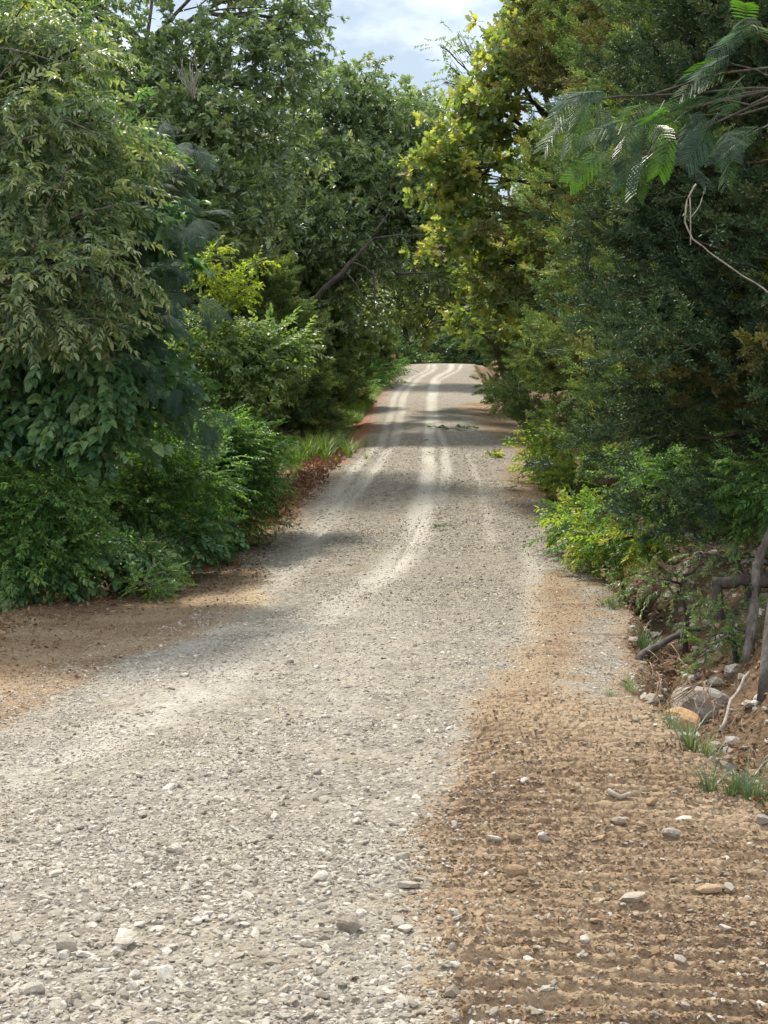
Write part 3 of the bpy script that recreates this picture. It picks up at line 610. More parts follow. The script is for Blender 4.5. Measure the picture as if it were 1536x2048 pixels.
# -- left shrubs
SH = 'leafy shrubs on the left verge'
def shrub(label, kinds, bxy, cs, n, sc, seed, name='shrub', group=SH, droop=-.05, rt=.03, cat='shrub', spread=.36):
    return tree(name, label, cat, kinds, bxy, cs, n, sc, rt, 'bark', group, seed, .85, 8, spread, droop)
shrub('dense green shrub at the far left below the broad leaved tree', ['shrub', 'shrubfine'], (-3.9, 15.6), cl((30, 970, 15, .45), (110, 1000, 14.8, .4), (20, 1080, 14.8, .45), (120, 1090, 14.8, .35), (-60, 1000, 15, .5)), 1150, .9, 31)
shrub('bright fine leaved shrub in the middle of the left verge', ['shrub', 'shrubfine'], (-3.1, 17.6), cl((250, 930, 17, .45), (330, 880, 17.2, .42), (300, 990, 16.8, .45), (230, 1040, 16.6, .4), (390, 960, 17.2, .4), (360, 1040, 17, .35), (180, 950, 17, .4)), 1700, .8, 32)
shrub('yellow green shrub nearest the gravel on the left', ['shrub'], (-2.55, 19.6), cl((450, 900, 19, .42), (500, 950, 19.2, .36), (430, 980, 18.8, .42), (480, 1020, 19.2, .34), (400, 880, 19, .4), (520, 890, 19.6, .3)), 1400, .85, 33)
shrub('low dark weedy shrub at the dirt edge on the left', ['shrubfine', 'broad'], (-2.95, 15.9), cl((180, 1120, 15.4, .28), (280, 1105, 15.8, .26), (380, 1080, 16.8, .24), (80, 1150, 15.0, .3), (440, 1070, 18.0, .2)), 800, .7, 34)
shrub('small isolated green weed clump on the brown left shoulder', ['shrubfine'], (-2.5, 15.2), cl((300, 1170, 15.0, .17), (325, 1150, 15.4, .15), (290, 1110, 15.8, .2)), 230, .6, 35)
tree('layered_small_tree', 'pale leaved small tree with flat layered sprays on the left', 'tree', ['dog'], (-2.9, 22.5),
     cl((440, 665, 21.5, .42), (530, 685, 21.5, .36), (560, 700, 21.5, .34), (430, 710, 21.3, .45), (500, 730, 21.2, .42), (540, 760, 21.2, .3), (410, 790, 21.2, .38), (480, 800, 21.2, .36)), 800, .95, .05, group=LEFT, seed=41, flat=.28, droop=-.02)
tree('yellow_sapling', 'sunlit yellow leaved sapling standing up among the dark left trees', 'tree', ['yellow'], (-2.75, 21.9),
     cl((405, 525, 21, .17), (432, 508, 21, .15), (425, 560, 21, .18), (513, 525, 21, .10), (498, 560, 21, .14), (470, 595, 21, .2), (445, 610, 21, .18), (485, 575, 21, .14)), 230, .62, .03, group=LEFT, seed=42, droop=.1)
# -- left oaks
tree('oak_tree', 'big grey green oak with dark open limbs at the upper left', 'tree', ['oak'], (-5.6, 31),
     cl((130, -40, 30, 1.2), (330, -90, 31, .9), (460, -60, 31, .9), (330, 130, 30, 1.0), (450, 110, 30, .85), (560, 60, 30.5, .75), (600, 20, 31, .5), (560, 150, 30, .75), (420, 220, 29.5, 1.05), (540, 270, 30, 1.0), (300, 240, 29, 1.0),
        (150, 140, 29.5, .9), (330, 350, 28.5, 1.0), (470, 370, 29, 1.0), (240, 460, 28, 1.0), (380, 480, 28, .9), (100, 330, 30, 1.3), (70, 40, 30, 1.1), (260, 170, 30, .7), (-120, 200, 31, 1.8), (-100, -50, 31, 1.6), (500, 460, 29, .8)), 5200, 1.15, .26, group=LEFT, seed=51, spread=.36, sub=12)
oak2 = tree('oak_tree', 'dark glossy oak leaning over the road from the left', 'tree', ['oak'], (-3.9, 42),
     cl((690, 190, 41, 1.1), (620, 230, 41, 1.1), (755, 220, 41, .9), (820, 270, 41, 1.0), (865, 250, 42, .7), (870, 340, 41, .85), (700, 310, 40, 1.2), (790, 370, 40, 1.1), (610, 350, 40, 1.2), (700, 430, 39.5, 1.1), (810, 460, 40, .95), (840, 400, 40, .9),
        (560, 450, 39, 1.1), (640, 500, 39, 1.0), (740, 520, 39.5, .8), (560, 560, 39, 1.0), (660, 590, 40, .9), (610, 640, 40, .9), (690, 660, 41, .8), (870, 440, 41, .7), (810, 540, 41, .6), (905, 400, 44, .7), (900, 460, 44, .7), (870, 500, 44, .7), (850, 570, 45, .6), (800, 600, 45, .6), (895, 540, 46, .5), (720, 610, 42, .7), (480, 340, 41, 1.2)), 5600, 1.2, .3, group=LEFT, seed=52, spread=.36, sub=12, lean=P(730, 440, 40))
o_ = np.array(oak2.location); mb = MB(); q_ = wig(P(575, 650, 37.5), P(650, 575, 37.2), 5, .04) + wig(P(650, 575, 37.2), P(745, 478, 37.5), 6, .05)[1:]; tube(mb, np.array(q_) - o_, np.linspace(.11, .04, len(q_)), 8)
for a_, b_ in [((700, 525, 37.4), (770, 560, 37)), ((745, 478, 37.5), (860, 470, 38)), ((745, 478, 37.5), (790, 400, 38)), ((745, 540, 37.3), (755, 640, 37)), ((690, 545, 37.3), (740, 620, 37)), ((790, 545, 38), (880, 548, 38.5)), ((745, 478, 37.5), (790, 545, 38))]:
    q_ = wig(P(*a_), P(*b_), 5, .12); tube(mb, np.array(q_) - o_, np.linspace(.04, .012, 6), 5)
link('branch', mb.data('branch', M['bark'], True), oak2)
tree('oak_tree', 'round topped distant oak in the gap below the sky', 'tree', ['oak'], (-1.5, 66),
     cl((800, 260, 64, 1.6), (870, 240, 64, 1.4), (900, 300, 64, 1.5), (780, 350, 63, 2), (860, 370, 63, 1.8), (920, 380, 64, 1.6), (800, 450, 62, 1.8), (890, 460, 62, 1.7), (740, 300, 64, 1.8), (940, 290, 66, 1.2)), 2600, 1.6, .3, group=LEFT, seed=53)
# -- cedars
def cedar(label, base_xy, h, R, z0, nb, per, seed, brown=.15, scale=1., group=RIGHT, kind='cedar'):
    bx, bd = base_xy; bz = Hp(bx, bd) - .1; B = np.array([bx, bd, bz]); t = thing('cedar_tree', label, 'cedar tree', B, group); r = np.random.default_rng(seed)
    tp = wig(B, B + np.array([r.normal(0, .15), r.normal(0, .15), h]), 8, .03); mb = MB(); tube(mb, np.array(tp) - B, np.linspace(.13 + h * .006, .02, 9), 8); link('trunk', mb.data('trunk', M['cedar_bark'], True), t)
    Pn, Yn, Br = [], [], []; mb = MB()
    for k in range(nb):
        u = (k + r.uniform(0, 1)) / nb; z = z0 + (h - z0) * u; a = r.uniform(0, 6.283)
        Rl = R * (1 - u ** 1.7) ** .75 * r.uniform(.72, 1.12) + .15; s = B + np.array([(tp[0][0] - B[0]), 0, z])
        d = np.array([math.cos(a), math.sin(a), r.uniform(-.12, .45)]); e = s + d * Rl
        br_ = r.uniform() < brown
        if k % 2 == 0: tube(mb, np.array([s, s + d * Rl * .5 + np.array([0, 0, -.05 * Rl]), s + d * Rl * .9]) - B, [.022, .013, .005], 4)
        m = max(5, int(per * Rl / R)); q = r.uniform(.25, 1, m) ** .7; c = s + d * (Rl * q)[:, None] + r.normal(0, 1, (m, 3)) * (.09 + .07 * q)[:, None] * np.array([1, 1, .8]) * (R / 2)
        y = d * .9 + r.normal(0, .45, (m, 3)); y[:, 2] += .15; Pn.append(c); Yn.append(y); Br.append(np.full(m, br_) | (q < .42) & (r.uniform(0, 1, m) < .5))
    link('branch', mb.data('branch', M['cedar_bark'], True), t)
    Pn, Yn, Br = map(np.concatenate, (Pn, Yn, Br)); n = len(Pn); Z = r.normal(0, .6, (n, 3)); Z[:, 2] += 1
    scatter('crown', [kind, 'cedarb'], Pn, eul(Yn, Z), scale * r.uniform(.65, 1.2, n), np.where(Br, r.integers(4, 7, n), r.integers(0, 4, n)), t, B); return t
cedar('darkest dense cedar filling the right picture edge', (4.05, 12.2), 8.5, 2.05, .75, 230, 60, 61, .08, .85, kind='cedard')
cedar('deep green cedar standing second along the right bank', (4.9, 16.6), 9.5, 2.6, .7, 240, 60, 62, .06, .95)
cedar('browning cedar with olive foliage third along the right bank', (5.2, 21.5), 10.5, 2.5, .9, 230, 55, 63, .55, 1.)
cedar('bushy cedar with olive tips fourth along the right bank', (5.5, 27), 9.5, 2.5, .6, 200, 50, 64, .35, 1.15)
cedar('cedar overhanging the right gravel edge halfway up the hill', (6.0, 35), 8.5, 2.6, .5, 170, 45, 65, .15, 1.3)
cedar('smaller green cedar further up the right side', (6.3, 45), 7.5, 2.4, .4, 140, 40, 66, .1, 1.5)
cedar('far cedar leaning over the road near the crest on the right', (6.9, 57), 8, 2.4, .4, 130, 36, 67, .1, 1.8)
cedar('last cedar beside the crest on the right', (7.6, 72), 8, 2.5, .3, 120, 32, 68, .1, 2.2)
cedar('tall cedar with olive top rising behind the browning cedar', (5.15, 24.5), 13.5, 2.9, 2.5, 230, 50, 69, .4, 1.15)
cedar('tall cedar behind the second cedar filling the upper right', (5.3, 18.8), 12, 2.8, 2.5, 230, 50, 70, .2, 1., kind='cedar')
LC = 'dark cedars behind the left verge'
cedar('low dark cedar behind the bright grass on the left', (-3.1, 35), 4.6, 1.7, .2, 130, 40, 71, .1, 1.2, LC)
cedar('dark cedar below the leaning oak trunk on the left', (-2.9, 41), 5.2, 1.9, .2, 120, 38, 72, .05, 1.4, LC)
cedar('cedar standing close to the red soil edge on the left', (-2.3, 49), 5.5, 1.7, .2, 110, 34, 73, .1, 1.5, LC)
cedar('cedar near the left end of the crest', (-1.6, 61), 5.5, 1.8, .1, 100, 30, 74, .15, 1.8, LC)
cedar('broad cedar behind the layered small tree', (-4.6, 28), 6.5, 1.9, .2, 150, 40, 75, .1, 1.1, LC)
# -- right oak with turning leaves
tree('turning_oak', 'backlit oak with yellow and brown leaves reaching over the road from the right', 'tree', ['oaky'], (4.4, 30),
     cl((1000, 140, 26, .5), (1050, 50, 26, .6), (1090, 20, 27, .6), (955, 215, 26, .42), (1000, 200, 26.5, .6), (905, 270, 26, .42), (860, 320, 26, .36), (935, 340, 26, .5), (870, 390, 26, .34), (925, 420, 26, .4), (890, 490, 26, .34), (950, 480, 26.3, .45),
        (1000, 520, 26.5, .42), (985, 570, 26, .4), (950, 620, 26.5, .32), (1030, 590, 26.5, .4), (1050, 120, 27, .7), (1110, 60, 28, .8), (1000, 640, 27, .3), (1060, 480, 27.5, .5), (1040, 300, 27.5, .6), (1150, 10, 28, .8), (1040, -60, 27, .5)), 1500, .85, .2, group=RIGHT, seed=81, sub=8, spread=.4)
tree('turning_oak', 'open branched small oak with bare arching twigs over the crest', 'tree', ['oaky', 'faroak'], (4.6, 50),
     cl((880, 520, 47, .6), (930, 500, 47, .6), (850, 560, 47, .5), (815, 610, 47, .4), (840, 655, 47, .3), (790, 570, 47, .4), (910, 570, 46, .5), (960, 560, 47, .6), (1000, 620, 47, .7), (860, 620, 48, .4)), 400, 1.2, .14, group=RIGHT, seed=82, sub=7)
# -- thin sprig tree against the sky
tree('sprig_tree', 'thin pale green treetop showing against the sky', 'tree', ['dog'], (5.0, 48),
     cl((885, 90, 46, .3), (915, 70, 46, .35), (900, 130, 46, .3), (945, 100, 46, .4), (890, 165, 46, .25), (940, 160, 46, .4)), 75, 1.1, .07, group=RIGHT, seed=83, spread=.45)
# -- near silk tree, right
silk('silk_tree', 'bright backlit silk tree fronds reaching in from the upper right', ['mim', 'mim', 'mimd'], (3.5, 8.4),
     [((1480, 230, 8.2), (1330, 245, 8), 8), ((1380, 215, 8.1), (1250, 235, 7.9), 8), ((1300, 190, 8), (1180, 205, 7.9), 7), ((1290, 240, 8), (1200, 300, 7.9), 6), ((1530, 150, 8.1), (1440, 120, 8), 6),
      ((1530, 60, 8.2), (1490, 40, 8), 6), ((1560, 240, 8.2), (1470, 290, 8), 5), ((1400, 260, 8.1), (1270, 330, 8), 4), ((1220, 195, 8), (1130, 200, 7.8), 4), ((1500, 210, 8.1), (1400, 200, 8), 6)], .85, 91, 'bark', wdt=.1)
# -- right shrubs
SR = 'leafy shrubs on the right bank'
shrub('bright sunlit yellow green vine shrub beside the upper right gravel edge', ['yellow', 'shrub'], (3.55, 26.5), cl((1085, 890, 26, .32), (1110, 930, 25, .32), (1070, 930, 26, .22), (1150, 960, 24, .34), (1105, 870, 27, .3)), 480, .85, 101, group=SR)
shrub('bright leafy ground shrub halfway along the right ditch', ['shrub', 'yellow'], (2.95, 16.8), cl((1180, 1080, 17, .28), (1230, 1090, 16.3, .28), (1150, 1040, 18.5, .26), (1280, 1070, 15.8, .3), (1210, 1050, 17.5, .28)), 620, .75, 102, group=SR)
shrub('shaded shrub under the darkest cedar', ['shrubfine', 'shrub'], (3.3, 12.6), cl((1330, 950, 13.5, .32), (1420, 970, 12.8, .34), (1500, 1000, 11.5, .3), (1270, 970, 14.5, .34), (1380, 930, 13.5, .36), (1550, 970, 11.2, .45)), 950, .62, 103, group=SR)
shrub('olive weeds on the lit pebbly slope behind the ditch', ['shrubfine', 'hack'], (2.9, 13.4), cl((1330, 1170, 13, .22), (1400, 1190, 12.4, .22), (1280, 1150, 14, .2), (1450, 1120, 12.4, .22)), 130, .5, 104, group=SR)
shrub('grey green weeds between the grey rock and the pale trunk', ['shrubfine'], (2.75, 10.9), cl((1430, 1270, 10.8, .16), (1470, 1220, 10.9, .18), (1410, 1310, 10.4, .12), (1510, 1280, 10.6, .16)), 170, .42, 105, group=SR)
shrub('dull green shrub at the foot of the fourth cedar', ['shrubfine', 'cedar'], (3.9, 38), cl((1010, 800, 38, .4), (1060, 815, 36, .4), (985, 770, 46, .4), (1040, 780, 40, .5)), 420, 1., 106, group=SR)
shrub('grassy green shrubs below the cedars near the crest on the left', ['shrub', 'shrubfine'], (-1.0, 60), cl((740, 750, 58, .5), (770, 740, 62, .5), (700, 770, 54, .6), (790, 735, 70, .45)), 500, 1.4, 107)
# -- centre distance
FC = 'trees beyond the crest'
def auto(bx, bd, h, R, n, seed, zb=.3):
    r = np.random.default_rng(seed); bz = float(Hs(np.array([bx]), np.array([bd]))[0]); o = []
    for k in range(n):
        v = unit(r.normal(0, 1, 3)) * r.uniform(.45, 1) ** .5; o.append((bx + v[0] * R * .8, bd + v[1] * R * .8, bz + h * (zb + (1 - zb) * (.5 + .5 * v[2] * .85)), R * r.uniform(.32, .48)))
    return o
tree('far_tree', 'yellow green tree closing the road view beyond the crest', 'tree', ['yellow', 'yellow', 'faroak'], (1.5, 99), auto(1.8, 99, 9, 3.2, 14, 201, .35), 1100, 1.7, .2, group=FC, seed=201)  # yellow leaf kinds put the sunlit look into the crown's colour
tree('far_tree', 'olive tree beyond the crest left of centre', 'tree', ['faroak'], (-3, 104), auto(-3, 104, 11, 4, 16, 202, .12), 1300, 2., .25, group=FC, seed=202)
tree('far_tree', 'olive tree beyond the crest right of centre', 'tree', ['faroak'], (7.5, 103), auto(7.5, 103, 11, 4, 16, 203, .15), 1300, 2., .25, group=FC, seed=203)
tree('far_tree', 'dense tree shading the road end just left of centre', 'tree', ['oak', 'faroak'], (-2.5, 100), auto(-2.0, 100, 9, 3.4, 16, 205, .3), 1500, 1.7, .2, group=FC, seed=205)
tree('far_tree', 'dense tree shading the road end just right of centre', 'tree', ['oak', 'faroak'], (6., 99), auto(5.6, 99, 9, 3.4, 16, 206, .3), 1500, 1.7, .2, group=FC, seed=206)
tree('far_tree', 'tall grey green tree far behind the crest', 'tree', ['oak'], (2, 118), auto(2, 118, 14, 6, 18, 204, .1), 1800, 2.4, .3, group=FC, seed=204)
shrub('lone pale weed growing on the crest behind the gravel', ['dog'], (2.6, 92), [(2.6, 92, 7.4, .35), (3.0, 91, 7.2, .3), (2.0, 93, 7.3, .3)], 60, 1.3, 108, group=FC)
# -- background trees: two built, the rest copied
def copy_tree(src, loc, rz, s, label):
    c = src.copy(); SC.collection.objects.link(c); c.location = loc; c.rotation_euler = (0, 0, rz); c.scale = (s, s, s); c['label'] = label
    for ch in src.children:
        d = ch.copy(); SC.collection.objects.link(d); d.parent = c
BG = 'woodland trees behind the roadside rows'
b0 = tree('woodland_tree', 'green woodland tree behind the olive leaved tree', 'tree', ['oak', 'faroak'], (-10, 26), auto(-10, 26, 12, 3.6, 20, 301, .08), 2600, 1.5, .25, group=BG, seed=301)
spots = [(-9.5, 36, .3, 1.05), (-8.8, 47, 1.9, 1.0), (-8.5, 60, 3.1, 1.05), (-6.2, 74, 4.4, 1.0), (-15, 33, 5.2, 1.2), (-14, 48, .9, 1.2), (-7, 88, 2.2, 1.05), (10.5, 24, 1.3, .95), (11.5, 34, 2.8, 1.05), (11.5, 46, 4.1, 1.0),
         (12, 60, 5.5, 1.1), (12.5, 76, .2, 1.1), (10.5, 90, 3.4, 1.05), (8.6, 16.5, 4.9, .85), (-9, 19, 2.6, .9), (-4, 122, 1.1, 1.2), (10, 125, 2.1, 1.2)]
desc = ['behind the big grey green oak', 'behind the leaning oak', 'behind the left cedars', 'left of the crest', 'deep in the left wood', 'deepest in the left wood', 'just beyond the left end of the crest', 'behind the browning cedar', 'behind the bushy cedar',
        'behind the overhanging cedar', 'behind the smaller green cedar', 'behind the far leaning cedar', 'behind the last cedar', 'behind the darkest cedar', 'behind the dark silk tree', 'on the skyline left of the far yellow tree', 'on the skyline right of the far yellow tree']
for (x, d, rz, s), ds in zip(spots, desc): copy_tree(b0, (x, d, Hp(x, d) - .1), rz, s, 'green woodland tree ' + ds)
# far-off wood closing the lower gaps
rw = np.random.default_rng(401); n = 12000
side = rw.uniform(0, 1, n) < .5; D = rw.uniform(14, 150, n); X = np.where(side, XV(D) - rw.uniform(3.5, 16, n) - .05 * D, XR(D) + rw.uniform(4.2, 16, n) + .03 * D)
m2 = D > 96; X = np.where(m2, rw.uniform(-20, 26, n), X); D = np.where(m2 & (rw.uniform(0, 1, n) < .6), rw.uniform(93, 104, n), D); hgt = rw.uniform(0, 1, n) ** 1.2 * np.where(m2, 6, 3.5)
scatter('undergrowth', ['faroak', 'oak'], np.stack([X, D, Hs(X, D) + hgt], 1), eul(rw.normal(0, 1, (n, 3)), rw.normal(0, 1, (n, 3))), rw.uniform(1.2, 2.4, n), rw.integers(0, 7, n), label='dim tangled undergrowth filling the woods on both sides', category='undergrowth')

n = 5200; X = rw.uniform(-8, 14, n); D = rw.uniform(91.5, 98, n); hgt = rw.uniform(0, 1, n) ** 1.1 * (1.9 + 1.2 * vn(X * .5, D * .2, 83))
scatter('thicket', ['broad', 'cedar', 'cedard'], np.stack([X, D, Hs(X, D) + hgt], 1), eul(rw.normal(0, 1, (n, 3)), rw.normal(0, 1, (n, 3))), rw.uniform(.9, 1.7, n), rw.integers(0, 9, n), label='dark thicket closing the road just past the crest', category='thicket')  # dark leaf kinds paint in the shade of the hollow past the crest

# ------------------------------------------------------------------ ground cover
def cover(name, label, kinds, X, D, sc, seed, up=True, cat='ground cover', lift=0.):
    r = np.random.default_rng(seed); n = len(X); nk = sum(len(SRC[k]) for k in kinds)
    if up: Y = r.normal(0, 1, (n, 3)); Y[:, 2] = np.abs(Y[:, 2]) * .5 + .4; Z = r.normal(0, .4, (n, 3)); Z[:, 2] += 1; rot = eul(Y, Z)
    else: rot = np.stack([r.normal(0, .12, n), r.normal(0, .12, n), r.uniform(0, 6.28, n)], 1)
    return scatter(name, kinds, np.stack([X, D, Hf(X, D) + lift], 1), rot, sc * r.uniform(.5, 1.2, n), r.integers(0, nk, n), label=label, category=cat)
rc = np.random.default_rng(411)
D = rc.uniform(13, 60, 3400); X = XV(D) - np.abs(rc.normal(0, 1.6, 3400)) + .05; k = (vn(X * 1.3, D * 1.3, 81) > .35)
cover('weeds', 'low green weeds carpeting the left verge', ['shrubfine', 'shrub'], X[k], D[k], .75, 412, cat='weeds')
D = rc.uniform(16, 60, 2200); X = XR(D) + .75 + np.abs(rc.normal(0, 1.3, 2200)); k = (vn(X * 1.3, D * 1.3, 82) > .5)
cover('weeds', 'low green weeds scattered over the right bank', ['shrubfine', 'litter'], X[k], D[k], .6, 413, cat='weeds')
D = rc.uniform(42, 74, 700); X = XV(D) + .1 - np.abs(rc.normal(0, .5, 700))
cover('grass', 'green grass fringe near the crest on the left', ['grass'], X, D, .9, 414, False, cat='grass')
D = rc.uniform(27, 60, 380); X = XR(D) + .1 + np.abs(rc.normal(0, .5, 380))
cover('grass', 'dry olive grass fringe along the upper right edge', ['sedge', 'grass'], X, D, .7, 415, False, cat='grass')
def tuft(name, label, kind, pts, sc, seed, lab_group=None):
    r = np.random.default_rng(seed); x0, d0 = pts[0]; B = np.array([x0, d0, Hp(x0, d0)]); t = thing(name, label, 'grass', B, lab_group)
    mbs = MB()
    for (x, d) in pts:
        me = PR[kind][r.integers(0, 3)]; V = np.empty(len(me.vertices) * 3); me.vertices.foreach_get('co', V); V = V.reshape(-1, 3); a = r.uniform(0, 6.28); s = sc * r.uniform(.7, 1.2)
        R = np.array([[math.cos(a), math.sin(a), 0], [-math.sin(a), math.cos(a), 0], [0, 0, 1]]); V = V @ R * s + np.array([x, d, Hp(x, d) - .02]) - B
        lv = np.empty(len(me.vertices)); me.attributes['lv'].data.foreach_get('value', lv)
        mbs.v.append(V); mbs.f += [[q + mbs.n for q in p.vertices] for p in me.polygons]; mbs.lv.append(lv); mbs.n += len(V)
    link('blades', mbs.data('blades', M[kind]), t, kind='stuff')
def near(x, y, n, sx, sd, seed):
    r = np.random.default_rng(seed); a, b = G(x, y); return [(a, b)] + [(a + r.normal(0, sx), b + r.normal(0, sd)) for _ in range(n - 1)]
D = rc.uniform(13, 34, 900); X = XV(D) + np.abs(rc.normal(0, .22, 900)); k = vn(X * 2, D * 2, 84) > .45
cover('weeds', 'tiny seedlings creeping from the left verge onto the bare soil', ['shrubfine', 'grass'], X[k], D[k], .32, 416, cat='weeds')
tuft('grass_tuft', 'bright yellow green long grass patch beside the left gravel edge', 'grass', near(622, 908, 60, .42, 1.1, 1), 1.35, 1)
tuft('grass_tuft', 'short bright grass strip touching the left gravel edge', 'grass', near(690, 905, 20, .25, 1.2, 2), .7, 2)
tuft('grass_tuft', 'blue green tuft at the lower right picture edge', 'sedge', near(1490, 1590, 9, .09, .25, 3), .85, 3)
tuft('grass_tuft', 'small tuft above the lower right edge tuft', 'sedge', near(1425, 1510, 5, .07, .15, 4), .6, 4)
tuft('grass_tuft', 'tuft below the ochre boulder in the ditch', 'sedge', near(1345, 1455, 7, .07, .2, 5), .55, 5)
tuft('grass_tuft', 'weedy tuft left of the ochre boulder', 'sedge', near(1265, 1395, 6, .06, .3, 6), .5, 6)
tuft('grass_tuft', 'upright tuft beside the ditch hollow and brown root', 'sedge', near(1290, 1275, 7, .07, .2, 7), 1., 7)
tuft('grass_tuft', 'dark tuft on the pebbly edge above the ditch hollow', 'sedge', near(1240, 1215, 6, .08, .3, 8), .7, 8)
tuft('grass_tuft', 'grass at the foot of the bright leafy ground shrub', 'grass', near(1165, 1110, 8, .12, .6, 9), .5, 9)

# ------------------------------------------------------------------ ditch rocks, roots, logs
def rock(label, x, y, s, mat, zs=.7, seed=0, name='rock', dz=0, group=None, D=None):
    global rng; keep = rng; rng = np.random.default_rng(900 + seed)
    me = proto_stone(M[mat], name, .75, 3, .16, 16); rng = keep
    if D is None: a, b = G(x, y)
    else: b = D; a = (x - 768) / F * D
    o = link(name, me, None, (a, b, Hp(a, b) + s * zs * .35 + dz), label=label, category='rock'); o.rotation_euler = (.1, -.15, seed * 1.3); o.scale = (s * 1.2, s, s * zs)
    if group: o['group'] = group
    return o
rock('ochre boulder with exposed roots in the ditch', 1352, 1425, .155, 'ochre', .85, 1, dz=.03)
rock('large grey lichened rock beside the dark ditch hollow', 1405, 1365, .19, 'grey_rock', 1.1, 2, dz=.02)
rock('flat grey slab near the lower right grass', 1432, 1510, .12, 'grey_rock', .5, 3)
rock('pale rock at the edge of the gravel by the upright tuft', 1300, 1225, .10, 'stone', .6, 4)
rock('pale rock further along the ditch by the bright shrub', 1220, 1160, .10, 'stone', .6, 5)
rock('small whitish rock under the sunlit vine shrub', 1125, 1015, .14, 'stone', .7, 6)
rock('whitish stone just left of the flat grey slab', 1372, 1492, .05, 'stone', .7, 7)
rock('grey stone at the lower right corner of the shoulder', 1528, 1660, .05, 'grey_rock', .7, 8)
rr_ = np.random.default_rng(33)
rub = []
for k in range(3600):
    d = rr_.uniform(6, 22) if k % 3 else rr_.uniform(11, 18); x = float(XR(d)) + (rr_.uniform(.02, 2.4) if k % 3 else rr_.uniform(.5, 3.)); rub.append((x, d))
rub = np.array(rub); s_ = np.clip(np.exp(rr_.normal(math.log(.022), .6, len(rub))), .010, .09)
scatter('ditch_rubble', ['stone', 'clod'], np.stack([rub[:, 0], rub[:, 1], Hf(rub[:, 0], rub[:, 1]) + s_ * .2], 1), rr_.uniform(-.4, .4, (len(rub), 3)) + np.array([0, 0, 1]) * rr_.uniform(0, 6, (len(rub), 1)), s_, rr_.integers(0, 12, len(rub)), label='pale rubble tumbled along the right ditch and bank', category='rubble')
def stick(name, label, cat, runs, mat, group=None):
    b = np.array(runs[0][0][0], float); t = MB()
    for pts, r0, r1 in runs: tube(t, np.array(pts) - b, np.linspace(r0, r1, len(pts)), 7)
    o = link(name, t.data(name, M[mat], True), None, tuple(b), label=label, category=cat)
    if group: o['group'] = group
    return o
def seg(*pix, n=4, amp=.1):
    q = [P(*p) for p in pix]; o = []
    for a, b in zip(q, q[1:]): o += wig(a, b, n, amp)[:-1]
    return o + [q[-1]]
def gz(x, y, lift=.02):
    a, b = G(x, y); return np.array([a, b, Hp(a, b) + lift])
stick('fallen_branch', 'brown root lying across the ditch hollow', 'branch', [(seg((1275, 1322, 10.6), (1320, 1290, 11), (1362, 1262, 11.6), (1410, 1255, 12)), .03, .022), (seg((1365, 1262, 11.5), (1362, 1300, 11.2)), .018, .008)], 'bark')
stick('fallen_log', 'dark fallen log propped over the bank at the right edge', 'log', [(seg((1425, 1165, 12.2), (1480, 1158, 12.1), (1545, 1162, 12)), .055, .06), (seg((1436, 1160, 12.2), (1440, 1240, 12.1)), .045, .05)], 'bark')
for nm, lb, x0, top, r0, mt in [('pale_trunk', 'slim grey trunk rising from the right bank', 1497, (1512, 1130), .045, 'mid_bark'), ('leaning_trunk', 'dark leaning trunk at the right edge beside the red bank', 1530, (1568, 1080), .06, 'bark')]:
    dd_ = 10.2 if mt == 'mid_bark' else 9.0; a_ = (x0 - 768) / F * dd_; b_ = np.array([a_, dd_, Hp(a_, dd_) - .05])
    mid = P(top[0], top[1], dd_ + .5)
    stick(nm, lb, 'tree trunk', [(wig(b_, mid, 5, .05) + wig(mid, mid + np.array([.9, 1.2, 2.2]), 5, .06)[1:], r0, r0 * .5)], mt)
# exposed roots round the boulder
runs = []
for k in range(9):
    x = 1375 + rr_.uniform(-45, 55); y = 1385 + rr_.uniform(-15, 25); runs.append((seg((1405 + rr_.uniform(-12, 12), 1365, 9.55), (x, y, 9.45), (x + rr_.uniform(-20, 25), y + rr_.uniform(25, 60), 9.3), n=3, amp=.25), .0045, .002))
stick('exposed_roots', 'tangle of thin exposed roots hanging over the ochre boulder', 'roots', runs, 'root')
runs = []
for k in range(26):
    x = rr_.uniform(1290, 1530); y = 1300 + (x - 1290) * .9 + rr_.uniform(-60, 50); d = 4.0 * F / max(y - 700, 400) * .0 + 9.8 - (y - 1300) * .007
    runs.append((seg((x, y, d), (x + rr_.uniform(-25, 25), y + rr_.uniform(5, 40), d - .1), (x + rr_.uniform(-50, 50), y + rr_.uniform(20, 70), d - .2), n=3, amp=.25), .004, .002))
stick('ditch_twigs', 'scatter of thin twigs and rootlets poking from the right bank', 'twigs', runs, 'root')
stick('dead_stick', 'straight grey dead stick leaning in the ditch at the right', 'stick', [(seg((1440, 1462, 8.4), (1462, 1400, 8.6), (1498, 1345, 8.9)), .012, .009)], 'pale_bark')
stick('bare_vine', 'pale looping bare vine hanging in front of the darkest cedar', 'vine', [(seg((1392, 368, 9.6), (1374, 400, 9.6), (1370, 445, 9.6), (1385, 478, 9.6), (1440, 520, 9.6), (1500, 560, 9.5), (1560, 600, 9.4), n=5, amp=.04), .006, .005),
      (seg((1411, 375, 9.6), (1400, 410, 9.6), (1380, 436, 9.6), n=3, amp=.05), .004, .003), (seg((1380, 395, 9.6), (1381, 490, 9.6), n=3, amp=.03), .004, .004)], 'pale_bark')
stick('dead_twig', 'short broken stick lying on the brown shoulder at the right', 'twig', [([gz(1215, 1619), gz(1240, 1621, .02), gz(1262, 1618)], .012, .009), ([gz(1275, 1614), gz(1318, 1622, .015)], .01, .008)], 'pale_bark')
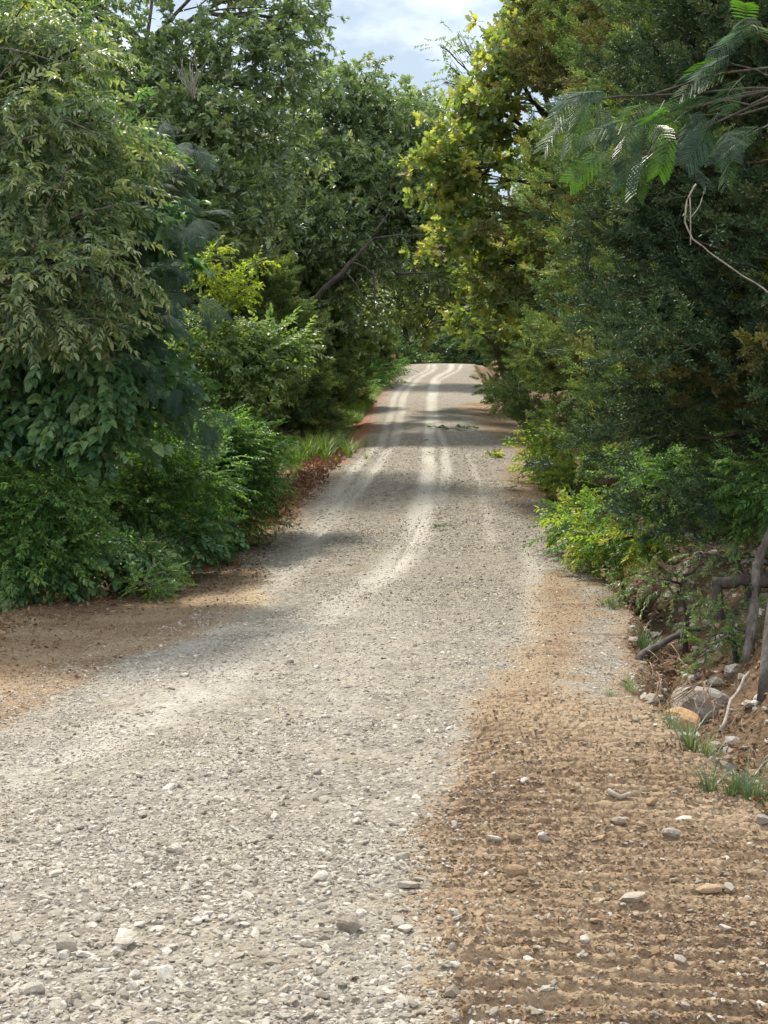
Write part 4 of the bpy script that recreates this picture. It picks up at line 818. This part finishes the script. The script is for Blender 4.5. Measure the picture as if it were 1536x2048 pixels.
stick('dead_twig', 'thin dark twig reaching from the ditch onto the gravel', 'twig', [([gz(1108, 1032), gz(1085, 1036, .06), gz(1062, 1030, .04)], .012, .008)], 'bark')
def sprig(label, x, y, kind, n, sc, spread, seed):
    r = np.random.default_rng(seed); a, b = G(x, y); B = np.array([a, b, Hp(a, b)]); t = thing('fallen_sprig', label, 'sprig', B, 'leafy sprigs fallen on the gravel')
    mb = MB(); tube(mb, np.array(wig((-spread, 0, .03), (spread, .1, .03), 5, .1)), [.008, .007, .006, .005, .004, .003], 5); link('twig', mb.data('twig', M['bark']), t)
    for k in range(n):
        o = link('leaf_cluster', PR[kind][k % 3], t, (r.uniform(-spread, spread), r.uniform(-.15, .15), .04)); o.rotation_euler = (r.uniform(-.2, .5), r.uniform(-.4, .4), r.uniform(0, 6.28)); s = sc * r.uniform(.6, 1.1); o.scale = (s, s, s * .7)
sprig('dark green leafy branch lying across the upper gravel', 908, 861, 'broad', 9, .9, .5, 1)
sprig('curled brown green oak sprig standing on the gravel', 992, 917, 'oaky', 5, .8, .14, 2)
sprig('small dark sprig near the centre of the gravel', 893, 1062, 'broad', 2, .5, .18, 3)
sprig('small dark sprig at the pink right edge of the gravel', 1015, 983, 'broad', 2, .45, .06, 4)
sprig('tiny leaf scrap on the pale wheel track', 853, 884, 'broad', 1, .45, .05, 5)
r9 = np.random.default_rng(77); c_ = P(385, 200, 26)
stick('dead_twigs', 'bundle of bare pale twigs standing in the upper left canopy', 'twigs', [(wig(c_, c_ + np.array([r9.normal(0, .22), r9.normal(0, .2), r9.uniform(.5, .95)]), 5, .18), .010, .003) for _ in range(16)], 'pale_bark')
# orange marker at the left end of the crest
a, b = (788 - 768) / F * 82, 82.; t = thing('marker_stake', 'small orange marker stake left of the road crest', 'marker', (a, b, Hp(a, b)))
mb = MB(); tube(mb, [(0, 0, 0), (0, 0, .9)], .02, 5); link('stake', mb.data('stake', M['pale_bark']), t)
mb = MB(); mb.add([(-.11, 0, .85), (.11, .01, .85), (.05, .03, .25), (-.14, .02, .2), (-.11, .03, .85), (.11, .04, .85), (.05, .06, .25), (-.14, .05, .2)], [(0, 1, 2, 3), (7, 6, 5, 4), (0, 4, 5, 1), (1, 5, 6, 2), (2, 6, 7, 3), (3, 7, 4, 0)]); link('flag', mb.data('flag', M['orange']), t)
# fallen trunk / dark deadwood beyond the crest and bare arching oak limbs
stick('arching_limb', 'bare dark arching limb with twigs over the road crest', 'branch', [(seg((1040, 515, 46), (960, 560, 46), (900, 590, 46), (860, 640, 46), (830, 680, 46)), .05, .012), (seg((960, 560, 46), (880, 550, 46), (800, 545, 46)), .03, .01), (seg((920, 585, 46), (870, 585, 46), (820, 600, 46)), .022, .008),
      (seg((1000, 590, 46), (940, 620, 46), (900, 650, 46)), .03, .008), (seg((940, 565, 46), (890, 570, 46), (850, 560, 46)), .02, .006)], 'bark')
